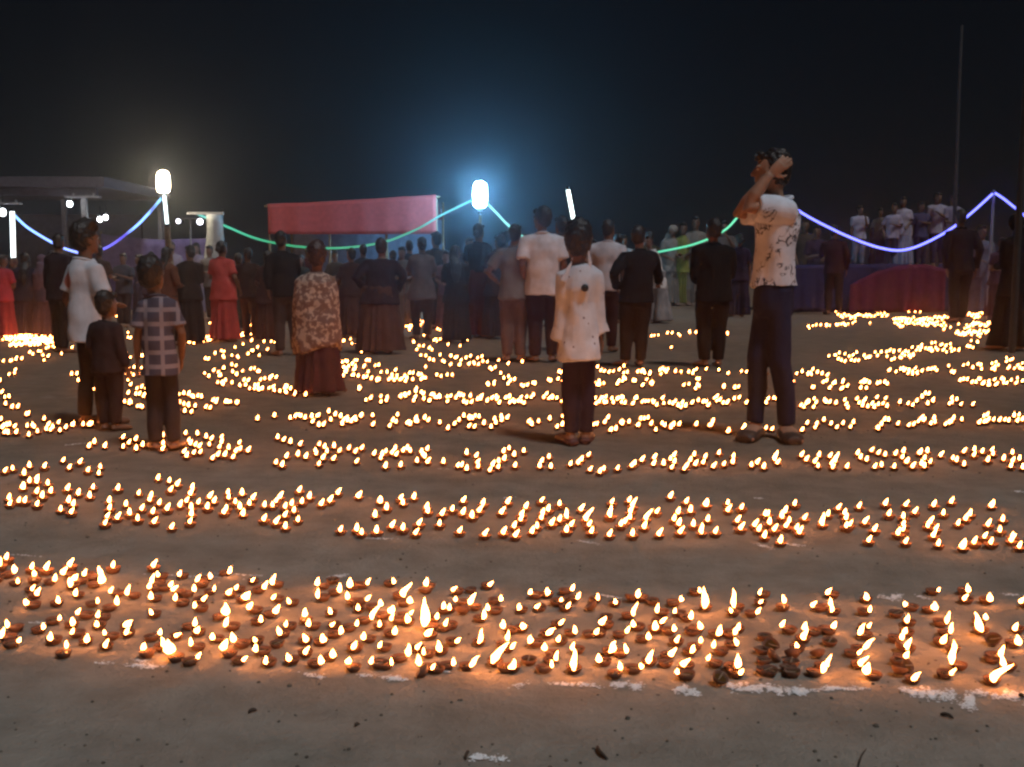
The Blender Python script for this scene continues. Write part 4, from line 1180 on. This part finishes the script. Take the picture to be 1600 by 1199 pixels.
BAND3 += pts(0, 420, "1160,1025 1235,1030 1150,1140 1190,1085 1245,1105 1250,1140 1210,1145 1180,1070 1320,1060 1310,1090 1385,1050 1385,1075 1370,1110 1430,1115 1495,1080 1500,1120 1550,1128 1360,1155 1405,1155 1455,1165 1020,1040 985,1085 1020,1085 1015,1125 995,1105 555,1100 590,1080 655,1103 770,1112 805,1085 848,1065")
BAND3 += pts(400, 420, "172,1060 275,1090 395,1090 430,1105 660,1110 870,1112 1070,1110")
FAR = pts(0, 420, """185,520 240,515 290,495 375,500 385,530 450,500 20,575 65,575 100,565 135,560 275,570 300,545 55,655 95,630 0,690 480,650 490,690 520,630 500,725 625,665 605,720 620,750 660,795 725,630 765,630 805,625 740,680 745,710 790,650 800,690 815,720 835,660 800,770 855,745 870,780 910,745 905,780 780,825 820,830 860,850 890,855 925,800 930,700 965,740 975,850 10,770 30,800 35,840 75,855 5,930 20,980 60,960 90,975 50,1015 100,1015 165,900 170,970 205,970 180,1030 235,1005 275,925 300,960 290,990 330,980 365,945 375,1000 410,980 450,960 520,965 555,968 570,960
1120,780 1145,770 1180,780 1210,800 1260,800 1125,830 1150,840 1180,850 1220,850 1120,875 1155,885 1195,890 1285,860 1330,820 1350,830 1410,830 1440,830 1477,832 1130,290 1145,320 1160,345 1175,365 1240,330 1260,350 1275,375 1330,280 1340,310 1365,350 1310,340 1570,240 1580,300 1575,340 1250,370 1235,375 720,290 685,330 830,300 830,340 690,400 700,440 680,455 800,400 815,430 900,415 900,490 890,540 885,615 740,525 755,520 770,525 725,525 815,550 690,545 1300,560 1345,525 1385,510 1400,550 1450,540 1490,550 1470,490 1520,470 1570,450 1550,530 1580,510 1280,650 1305,670 1335,635 1370,665 1400,620 1410,690 1360,705 1385,705 1450,600 1455,640 1450,705 1480,660 1515,635 1500,725 1550,690 1560,740 1590,620 1590,740""")
FAR += pts(400, 420, """50,455 95,455 125,440 155,430 10,490 70,500 20,540 20,640 55,680 85,680 125,675 10,720 20,750 40,740 80,740 115,755 150,760 185,725 190,765 215,745 240,780 250,760 280,740 295,725 330,715 310,785 330,760 355,560 375,585 445,760 490,735 553,745 645,742 510,600 540,580 570,575 580,605 600,590 620,600 630,570 690,570 680,600 560,620 610,625 555,640 545,665 600,660 640,665 745,605 700,640 690,670 720,680 770,690 780,640 820,640 830,690 870,630 850,660 880,680 900,690 930,670 935,700 960,650 980,690 1020,660 1045,680 1060,680 1035,660 1157,672 1195,662 515,480 550,450 590,440 600,465 645,430 660,515 700,460 595,270 600,300 560,260 545,220 510,400 530,380 545,365 880,235 890,260 1080,240 1085,300 1190,220 1195,270 1200,300 1190,330 1300,200 1310,240 1300,270 1295,300 1490,300 1490,350 1545,200 1545,250 1540,310
985,455 1050,415 1005,500 1020,480 1045,480 1030,540 1085,565 1100,500 1130,450 1150,440 1150,380 1190,415 1200,470 1150,535 1215,540 1165,570 1215,595 1240,420 1260,410 1255,550 1280,570 1270,600 1290,450 1275,480 1320,430 1330,590 1340,545 1385,555 1390,595 1365,590 1060,610 1235,380 1260,375 1285,372 1310,370 1335,372 1360,368 1385,372 1410,365 1445,580 1460,615 1495,610 1515,570 1575,590 1530,650 1550,680 1580,670 1575,715 1445,712 1487,708
715,810 780,800 815,820 820,800 900,795 935,795 955,780 1000,760,2 995,800 985,820 1045,780 1050,810 1080,820 1095,785 1120,800 1150,800 1195,825 1215,795 1250,800 1265,780 1295,790 1300,830 1340,790 1345,830 1385,810 1410,790 1445,820 1475,800 1500,795 1520,830 1560,800 1580,790 1585,830
10,930 115,915 215,925 280,915 270,910 350,920 352,950 390,910 420,965 455,888 468,935 495,905 530,915 540,960 565,925 595,945 625,937 655,908 730,908 730,965 835,978 885,905 875,948 945,955 1000,930 1010,945 1055,930 1150,955 1200,985 1240,965 1270,945 1300,915 1335,935 1395,920 1425,965 1365,985 1470,985 1490,935 1500,960 1535,940 1570,925""")
FAR += pts(800, 420, """615,178 640,175 680,170,1 878,190 930,185 955,155 985,185 1005,180 1360,185,1 1438,205 1475,180 285,230,2 290,280 595,395 785,415 888,415 915,410 1000,400 1040,405 1112,398 1150,395,1 1190,400 1210,395 1345,398 65,578 995,490 305,645 335,638 535,608 555,630 575,635 605,645 632,638 670,625 700,605 698,650 785,640 820,635 830,650 865,650 925,630 930,655 965,640 975,625 1022,640 1058,640 1105,645 1135,635 1130,655 1213,625 1293,632 1350,650 1433,640 1590,650 15,690 60,725 95,725 143,715 230,695 288,690 315,700 332,725 515,715 545,700 550,720 575,715 660,712 690,700 710,690 770,700 840,690 815,725 875,720 1073,725 1155,685 1160,720 1148,745 1322,725 1415,735 1585,730
0,820 40,820 55,795 75,830 120,795 135,785 215,780 230,800 245,795 280,800 315,795 350,790 320,835 345,815 365,845 520,800 525,830 545,820 560,800 585,795 590,825 625,805 635,825 665,800 685,825 695,800 755,830 770,800 815,820 852,817 885,825 905,845 940,800 950,830 985,830 1005,835 1020,820 1040,850 1065,830 1085,850 1125,830 1165,815 1195,825 1225,845 1265,800 1280,815 1320,830 1350,820 1390,805 1465,830 1590,830
105,950 125,970 167,950 237,930 320,918 315,968 282,980 378,942 368,985 490,985 510,968 600,925 580,955 615,1003 650,993 680,955 732,955 805,935 785,972 850,930 870,965 900,997 940,960 955,975 995,985 1010,970 1045,965 1152,968 1255,948 1245,970 1358,1000 1457,980 1588,988""")
FAR += pts(1200, 420, """150,155 165,200 205,115 230,180 265,155 340,205 355,235 380,262 250,360 300,352 330,352 370,350 385,355 425,345 440,348 458,345 480,348 500,345 530,340 637,340 1098,380 1185,390 1450,365 1460,415 1440,430 1270,450 1310,460 1255,485 1280,490 1508,293 1590,220 1590,260 1590,310 1205,210 1205,270 1190,345
380,545 425,540 440,560 460,570 480,530 520,570 530,540 555,520 565,570 600,540 610,555 635,550 670,520 685,540 708,520 745,545 760,510 785,520 820,510 840,530 860,515 880,540 900,490 905,530 940,490 950,510 960,475 985,495 1005,500 1020,510 1045,460 1050,490 1060,505 1080,475 1100,500 1110,480 1140,470 1150,515 1165,505 1195,500 790,560 825,550 890,550 755,632 800,640 830,625 850,635 875,650 880,630 905,640 920,620 935,650 963,635 1000,625 1040,620 1055,630 1130,605 1160,645 1220,600 1280,610 1330,600 1335,625 1400,590 1420,610 1400,625 1440,600 1490,575 1525,565 1500,620 1540,620 1560,600 1590,585 1590,625
1222,688 1245,688 1300,705 1325,685 1340,715 1380,700 1385,720 1415,690 1430,715 1460,680 1490,710 1520,690 1550,710 1560,680 1590,700 145,650 180,655 215,645 250,660 265,650 280,630 310,645 340,650 370,665 160,705 285,735 345,705 385,740 420,710 470,700 495,730 465,740 580,705 610,705 635,710 580,740 685,715 730,710 0,800 50,800 140,825 160,855 205,845 240,835 255,825 290,805 300,830 285,855 365,825 385,825 425,830 480,815 490,840 500,860 555,810 570,830 595,825 625,855 650,840 665,860 680,795 718,835 735,800 745,855 825,830 875,835 905,850 930,820 965,795 985,775 1000,835 1033,820 1135,840 1150,830 1180,810 1205,845 1280,845
25,995 245,960 215,1000 305,965 295,985 350,940 395,965 470,960 430,985 515,985 535,955 690,995 710,970 755,940 812,965 880,975 910,968 965,920 975,940 1040,930 1045,955 1110,965 1135,955 1160,930 1213,935 1320,955 1350,920 1355,950 1380,940 1410,940 1480,940 1505,945 1540,915 1560,945 1590,940""")
# crowded far clusters, filled row by row: (offset, x0, x1, y0, y1, count) in the same crop units
rnd = random.Random(11)
for ox, oy, x0, x1, ya, yb, jit, n_ in (
        (0, 420, 0, 300, 328, 318, 10, 46), (0, 420, 10, 300, 380, 372, 16, 26), (0, 420, 20, 385, 410, 402, 12, 44), (0, 420, 40, 385, 440, 430, 12, 46), (0, 420, 60, 330, 470, 462, 12, 36), (0, 420, 330, 385, 485, 480, 8, 6),
        (0, 420, 1175, 1600, 448, 402, 11, 66), (400, 420, 0, 110, 398, 390, 10, 16), (400, 420, 20, 160, 335, 310, 26, 26), (400, 420, 100, 150, 250, 230, 24, 8), (0, 420, 1565, 1600, 330, 300, 26, 6),
        (400, 420, 655, 690, 300, 240, 40, 16), (400, 420, 940, 975, 255, 215, 26, 12), (400, 420, 920, 1035, 340, 345, 36, 36), (400, 420, 1185, 1215, 290, 290, 26, 8),
        (1200, 420, 545, 770, 162, 160, 12, 26), (1200, 420, 865, 1105, 165, 162, 12, 26), (1200, 420, 425, 750, 210, 205, 11, 30), (1200, 420, 860, 1145, 212, 206, 11, 24), (1200, 420, 395, 775, 250, 246, 12, 54),
        (1200, 420, 850, 1085, 262, 256, 12, 24), (1200, 420, 440, 740, 296, 290, 12, 24), (1200, 420, 785, 1130, 322, 310, 14, 34), (1200, 420, 800, 1110, 352, 345, 12, 22),
        (1200, 420, 1265, 1345, 200, 198, 8, 9), (1200, 420, 1360, 1440, 190, 165, 16, 9), (1200, 420, 1250, 1435, 290, 270, 24, 28), (1200, 420, 1240, 1390, 360, 345, 14, 16), (1200, 420, 1180, 1390, 402, 398, 14, 24)):
    for i in range(n_):
        t = (i + rnd.uniform(-0.3, 0.3)) / max(1, n_ - 1)
        FAR.append((ox + (x0 + (x1 - x0) * t) / 4, oy + (ya + (yb - ya) * t + rnd.uniform(-jit, jit)) / 4, 0))

for (px, py, kd) in list(FAR):                         # the crowded rings hold more flames than can be told apart
    if rnd.random() < (0.62 if py < 625 else 0.35):
        FAR.append((px + rnd.uniform(-9, 9), py + rnd.uniform(-2.6, 2.6), 0))
# meshes shared by the near lamps
def bowl_mesh(seed, n=14):
    r = random.Random(seed)
    prof = [(0.0, 0.0005), (0.012, 0.0), (0.0175, 0.0045), (0.0215, 0.011), (0.0235, 0.0185), (0.0222, 0.0198), (0.0195, 0.0150), (0.0140, 0.0078), (0.0, 0.0060)]
    v, f = [], []
    wob = [1 + r.uniform(-0.04, 0.04) for _ in range(n)]
    for i, (rad, z) in enumerate(prof):
        for k in range(n):
            a = 2 * math.pi * k / n
            rr = rad * wob[k]
            sp = max(0.0, math.cos(a)) ** 10 * (0.0065 if 2 <= i <= 6 else 0.0) * (z / 0.02)     # pinched spout
            rim = 0.0022 * max(0.0, math.cos(a)) ** 8 if i in (4, 5) else 0
            v.append(((rr + sp) * math.cos(a), (rr + sp * 0.1) * math.sin(a), z - rim))
    for i in range(len(prof) - 1):
        for k in range(n):
            a, b = i * n + k, i * n + (k + 1) % n
            f.append((a, b, b + n, a + n))
    me = bpy.data.meshes.new('clay_lamp')
    me.from_pydata(v, [], f)
    me.polygons.foreach_set('use_smooth', [True] * len(f))
    me.materials.append(M_CLAY)
    return me
def disc_mesh():
    bm = bmesh.new()
    loft(bm, [(0, 0, 0.0105, 0.0168, 0.0168), (0, 0, 0.0125, 0.0182, 0.0182)], 12)
    me = bpy.data.meshes.new('oil'); bm.to_mesh(me); bm.free(); me.materials.append(M_OIL); return me
def wick_mesh():
    bm = bmesh.new()
    tube(bm, [(-0.008, 0.002, 0.0125), (0.004, 0.001, 0.0140), (0.018, 0, 0.0175), (0.0262, 0, 0.0205)], [0.0016, 0.002, 0.002, 0.0013], 6)
    me = bpy.data.meshes.new('wick'); bm.to_mesh(me); bm.free(); me.materials.append(M_WICK); return me
FSHAPE = {0: (0.0070, 0.026), 1: (0.0110, 0.031), 2: (0.0080, 0.046), 3: (0.0095, 0.068)}
def flame_rings(w, h, lx, ly, n, seed):
    r = random.Random(seed)
    out = []
    cv_ = r.uniform(-0.12, 0.12)
    for t, k in ((0.0, 0.30), (0.10, 0.72), (0.24, 1.0), (0.42, 0.95), (0.60, 0.70), (0.78, 0.38), (0.92, 0.14), (1.0, 0.02)):
        b = t * t
        k *= r.uniform(0.85, 1.15)
        out.append((lx * b * h + cv_ * h * math.sin(5.5 * t), ly * b * h + 0.04 * w * math.sin(7 * t + seed), t * h, w * k, w * k * 0.9))
    return out
def flame_mesh(kind, lean, seed):
    w, h = FSHAPE[kind]
    bm = bmesh.new()
    loft(bm, flame_rings(w, h, lean[0], lean[1], 10, seed), 10)
    me = bpy.data.meshes.new('flame'); bm.to_mesh(me); bm.free()
    me.polygons.foreach_set('use_smooth', [True] * len(me.polygons))
    me.materials.append(M_FLAME)
    return me
BOWLS = [bowl_mesh(s) for s in range(4)]
OIL, WICK = disc_mesh(), wick_mesh()
FLAMES = {k: [flame_mesh(k, l, i) for i, l in enumerate(((0.05, 0), (0.35, 0.05), (0.22, -0.1), (-0.15, 0.05), (0.45, 0.0), (-0.05, 0.1), (0.6, 0.0), (0.1, -0.05), (-0.3, 0.0), (0.28, 0.1)))] for k in FSHAPE}

def ordinal(i):
    return f"{i}{'th' if 10 <= i % 100 <= 20 else {1: 'st', 2: 'nd', 3: 'rd'}.get(i % 10, 'th')}"

taken = []
def crowd_in(lst, prob, dx, dy):                       # the little flames between the ones that stand out
    base = list(lst)
    for (px, py, kd) in base + UNLIT1: taken.append(on_ground(px, py, 0.03))
    for (px, py, kd) in base:
        if rnd.random() < prob:
            for _ in range(8):
                column = lst is BAND1 and px > 1110            # short front-to-back columns on the right of the nearest band
                q = (px + rnd.choice((-1, 1)) * (rnd.uniform(1, 8) if column else rnd.uniform(*dx)),
                     py + (-1 if py > 1000 else rnd.choice((-1, 1))) * (rnd.uniform(12, 26) if column else rnd.uniform(*dy)), 0)
                p = on_ground(q[0], q[1], 0.03)
                if all((p - t).length > 0.058 for t in taken):
                    taken.append(p); lst.append(q); break
crowd_in(BAND1, 0.34, (16, 46), (4, 16))
crowd_in(BAND2, 0.34, (12, 36), (3, 11))
crowd_in(BAND3, 0.40, (8, 24), (2, 6))
near = []
for band, lst, lit in (('nearest', BAND1, True), ('nearest', UNLIT1, False), ('second', BAND2, True), ('second', UNLIT2, False), ('third', BAND3, True)):
    for (px, py, kd) in lst:
        fz = 0.020 + FSHAPE[kd][1] * 0.45 if lit else 0.012
        p = on_ground(px, py, fz)
        near.append([p.x, p.y, band, kd, lit, px])
# the 300 largest in view become single lamps
near.sort(key=lambda q: q[1])
single, rest = near[:300], near[300:]
ROWS = {'nearest': 7, 'second': 5, 'third': 3}
rowname = lambda r, n_: 'front row' if r == 0 else ('back row' if r == n_ - 1 else ordinal(r + 1) + ' row')
byrow = {}
for q in single:
    b = q[2]
    ysb = [s[1] - 0.075 * s[0] * (1 if b == 'nearest' else 0) * -1 for s in single if s[2] == b]
    q.append(q[1] + (0.075 * q[0] if b == 'nearest' else 0))
    lo, hi = min(ysb), max(ysb) + 1e-6
    q.append(min(ROWS[b] - 1, max(0, int((q[6] - lo) / (hi - lo) * ROWS[b]))))
    byrow.setdefault((b, q[7]), []).append(q)
LOOK = {0: 'small-flamed clay lamp', 1: 'broad-flamed clay lamp', 2: 'tall-flamed clay lamp', 3: 'clay lamp with very tall flame'}
SPARE = []
rl = random.Random(3)
for (b, r_), qs in byrow.items():
    qs.sort(key=lambda q: q[5])
    for i, q in enumerate(qs):
        x, y, band, kd, lit = q[:5]
        o = bpy.data.objects.new('clay_lamp', rl.choice(BOWLS))
        col.objects.link(o)
        s = rl.uniform(0.82, 1.0)
        yaw = rl.uniform(-math.pi, math.pi) if not lit else rl.gauss(-math.pi / 2, 1.0)
        # the flame stands on the spout: set the bowl back so that the flame is where it belongs
        o.location = (x - 0.026 * s * math.cos(yaw) * lit, y - 0.026 * s * math.sin(yaw) * lit, height(x, y) + 0.001)
        o.rotation_euler = (rl.uniform(-0.06, 0.06), rl.uniform(-0.06, 0.06), yaw)
        if not lit and rl.random() < 0.35:
            o.rotation_euler = (rl.uniform(0.4, 0.9), rl.uniform(-0.3, 0.3), yaw); o.location.z += 0.008
        o.scale = (s, s, s)
        w = (LOOK[kd] if lit else 'dark unlit clay lamp')
        tag(o, f"{w}, {ordinal(i + 1)} from left, {rowname(r_, ROWS[b])} of the {b} band", 'oil lamp', f'clay lamps of the {b} band')
        for nm, me in (('oil', OIL), ('wick', WICK)):
            c_ = bpy.data.objects.new(nm, me); col.objects.link(c_); c_.parent = o
        if lit:
            c_ = bpy.data.objects.new('flame', rl.choice(FLAMES[kd])); col.objects.link(c_); c_.parent = o
            c_.location = (0.0262, 0, 0.0185)
            c_.rotation_euler = (0, 0, -yaw)
            g = rl.uniform(0.65, 1.12) * (0.88 if band != 'nearest' else 1.0)
            c_.scale = (g * rl.uniform(0.85, 1.2), g, g * rl.uniform(0.8, 1.3))
            c_.rotation_euler = (rl.gauss(0, 0.12), rl.gauss(0.05, 0.16), -yaw)

# the farther lamps: one mass of small lamps, bowl and flame each
lv, lf, lm = [], [], []
def add_loft(rings, n, m):
    base = len(lv)
    for (cx, cy_, cz, rx, ry) in rings:
        for k in range(n):
            a = 2 * math.pi * k / n
            lv.append((cx + rx * math.cos(a), cy_ + ry * math.sin(a), cz))
    for i in range(len(rings) - 1):
        for k in range(n):
            a, b = base + i * n + k, base + i * n + (k + 1) % n
            lf.append((a, b, b + n, a + n)); lm.append(m)
    lf.append(tuple(base + k for k in reversed(range(n)))); lm.append(m)
    lf.append(tuple(base + (len(rings) - 1) * n + k for k in range(n))); lm.append(m)
far = [(q[0], q[1], q[3]) for q in rest]
for (px, py, kd) in FAR:
    p = on_ground(px, py, 0.034)
    far.append((p.x, p.y, kd))
for (x, y, kd) in far:
    z = height(x, y) if y < 60 else 0
    s = rl.uniform(0.95, 1.2)
    add_loft([(x, y, z, .012 * s, .012 * s), (x, y, z + .009 * s, .021 * s, .021 * s), (x, y, z + .019 * s, .024 * s, .024 * s), (x, y, z + .012 * s, .017 * s, .017 * s)], 8, 0)
    w, h = FSHAPE[kd]
    g = rl.uniform(0.9, 1.25) * (0.95 + 0.025 * max(0, y - 5))
    lean = rl.uniform(-0.2, 0.5)
    for_r = [(x + cx, y + cy_, z + 0.018 * s + cz, rx, ry) for cx, cy_, cz, rx, ry in flame_rings(w * g, h * g, lean, 0.0, 6, 1)[::1]]
    add_loft([for_r[0], for_r[2], for_r[4], for_r[5], for_r[7]], 6, 1)
me = bpy.data.meshes.new('distant_lamps')
me.from_pydata(lv, [], lf)
me.materials.append(M_CLAY); me.materials.append(M_FLAME)
me.polygons.foreach_set('material_index', lm)
o = bpy.data.objects.new('distant_lamps', me); col.objects.link(o)
tag(o, 'hundreds of lit clay lamps in curving bands farther up the field', 'oil lamps', None, 'stuff')

# ------------------------------------------------------------------ lime powder, pebbles, litter
rp = random.Random(5)
pv_, pf_ = [], []
def flake(x, y, r, lift=0.002):
    z = height(x, y) + lift + rp.uniform(0, 0.002)
    n = rp.randint(5, 7)
    base = len(pv_)
    a0 = rp.uniform(0, 6.28)
    for k in range(n):
        a = a0 + 2 * math.pi * k / n
        rr = r * rp.uniform(0.6, 1.25)
        pv_.append((x + rr * math.cos(a), y + rr * 0.8 * math.sin(a), z))
    pv_.append((x + rp.uniform(-r, r) * 0.2, y, z + r * rp.uniform(0.12, 0.4)))
    for k in range(n):
        pf_.append((base + k, base + (k + 1) % n, base + n))
# (x0, y0, x1, y1, half width in m, flakes)
for x0, y0, x1, y1, hw, n_ in (
        (160, 1036, 242, 1043, .010, 170), (205, 1030, 225, 1034, .006, 30), (478, 1056, 500, 1060, .010, 50), (570, 1058, 632, 1062, .011, 160), (690, 1046, 705, 1052, .007, 40),
        (808, 1072, 830, 1066, .008, 35), (860, 1068, 930, 1070, .008, 120), (958, 1068, 1012, 1076, .014, 260), (1050, 1072, 1090, 1084, .016, 240), (1135, 1068, 1165, 1078, .014, 170),
        (1150, 1072, 1260, 1080, .020, 650), (1255, 1080, 1310, 1074, .010, 170), (1322, 1076, 1345, 1078, .008, 60), (1400, 1080, 1460, 1088, .018, 340), (1440, 1082, 1520, 1094, .026, 520), (1505, 1100, 1525, 1112, .012, 60),
        (1520, 1082, 1560, 1090, .012, 130), (1570, 1084, 1612, 1094, .022, 300),
        (1378, 932, 1415, 938, .022, 150), (1430, 934, 1450, 940, .010, 30), (512, 903, 540, 899, .014, 60), (575, 842, 612, 842, .010, 50), (905, 846, 928, 850, .010, 40), (1175, 852, 1200, 858, .012, 50),
        (1225, 853, 1250, 856, .012, 40), (940, 933, 965, 936, .006, 40), (1560, 930, 1600, 934, .007, 40), (20, 870, 60, 872, .006, 30), (1585, 768, 1605, 770, .012, 40), (788, 778, 800, 777, .01, 25), (1180, 780, 1195, 781, .01, 25),
        (50, 973, 75, 974, .006, 40), (740, 1188, 782, 1194, .012, 160), (105, 697, 130, 694, .012, 40), (720, 732, 800, 732, .006, 40), (1000, 733, 1090, 733, .006, 40), (250, 899, 345, 903, .005, 60), (300, 895, 420, 900, .005, 40)):
    A, B = on_ground(x0, y0), on_ground(x1, y1)
    d = (B - A); nn = Vector((-d.y, d.x, 0)).normalized()
    nclump = max(2, n_ // 26)
    cl = [(rp.uniform(0, 1), rp.uniform(-0.6, 0.6) * hw) for _ in range(nclump)]
    for i in range(int(n_ * 1.15)):
        ct, co = rp.choice(cl)
        t = ct + rp.gauss(0, 0.6 / nclump)
        q = A + d * t + nn * (co + rp.gauss(0, hw * 0.6))
        flake(q.x, q.y, rp.uniform(0.0011, 0.0038) * (1 + 0.1 * A.y))
me = bpy.data.meshes.new('lime_powder'); me.from_pydata(pv_, [], pf_)
o = link('lime_powder', me, plain('lime_powder', (0.86, 0.87, 0.88), 0.95, 0, 80.0, 0.12, 0.2))
tag(o, 'patchy white lime powder line along the lamp bands', 'powder', None, 'stuff')

pv_, pf_ = [], []
for i in range(750):
    y = 2.0 + rp.random() ** 1.6 * 5.0
    x = rp.uniform(-0.62, 0.62) * y
    r = rp.uniform(0.0015, 0.005) * (1.8 if rp.random() < 0.06 else 1)
    base = len(pv_)
    z = height(x, y)
    n = 6
    for lay, (k, zz) in enumerate(((0.9, -0.2), (1.0, 0.35), (0.55, 0.85))):
        for j in range(n):
            a = 2 * math.pi * j / n + lay * 0.3
            pv_.append((x + r * k * math.cos(a) * rp.uniform(.8, 1.2), y + r * k * math.sin(a) * rp.uniform(.8, 1.2), z + r * zz))
    for lay in range(2):
        for j in range(n):
            a, b = base + lay * n + j, base + lay * n + (j + 1) % n
            pf_.append((a, b, b + n, a + n))
    pf_.append(tuple(base + 2 * n + j for j in range(n)))
me = bpy.data.meshes.new('pebbles'); me.from_pydata(pv_, [], pf_)
o = link('pebbles', me, plain('pebble', (0.11, 0.095, 0.075), 0.9, 0, 40.0, 0.5, 0.3))
tag(o, 'scattered pebbles and clods on the bare earth', 'pebbles', None, 'stuff')

def twig(px0, py0, px1, py1, r, bend, label, name='twig'):
    A, B = on_ground(px0, py0), on_ground(px1, py1)
    nn = Vector((-(B - A).y, (B - A).x, 0)).normalized()
    P = []
    for k in range(7):
        t = k / 6
        p = A.lerp(B, t) + nn * bend * math.sin(math.pi * t)
        p.z = height(p.x, p.y) + r * 0.9 + 0.004 * math.sin(math.pi * t)
        P.append(p)
    bm = bmesh.new(); tube(bm, P, [r * .5, r, r * 1.1, r, r * 1.05, r * .8, r * .3], 7, 0.7)
    tag(obj(name, bm, plain('dry_twig', (0.045, 0.036, 0.028), 0.9, 0, 40.0, 0.3, 0.3), None, True), label, 'twig', 'twigs and crumbs on the ground')
twig(934, 1170, 950, 1190, 0.0055, -0.008, 'curved dark twig lying at the bottom edge below the leaning tall flame')
twig(728, 1193, 733, 1180, 0.0045, 0.002, 'short dark stick beside the white powder smear at the bottom edge')
twig(1469, 1118, 1490, 1124, 0.0050, 0.003, 'dark crumpled husk below the white powder line near the right edge')
twig(1340, 1204, 1354, 1172, 0.0022, 0.002, 'thin dark stalk on the grey earth at lower right')
twig(388, 1116, 402, 1112, 0.0040, 0.003, 'dark leaf crumb on the earth at lower left')
twig(555, 1138, 562, 1134, 0.0035, 0.002, 'dark crumb left of the middle on the bare front strip')
twig(1592, 1090, 1600, 1093, 0.006, 0.002, 'dark lump among the white powder at the right edge')
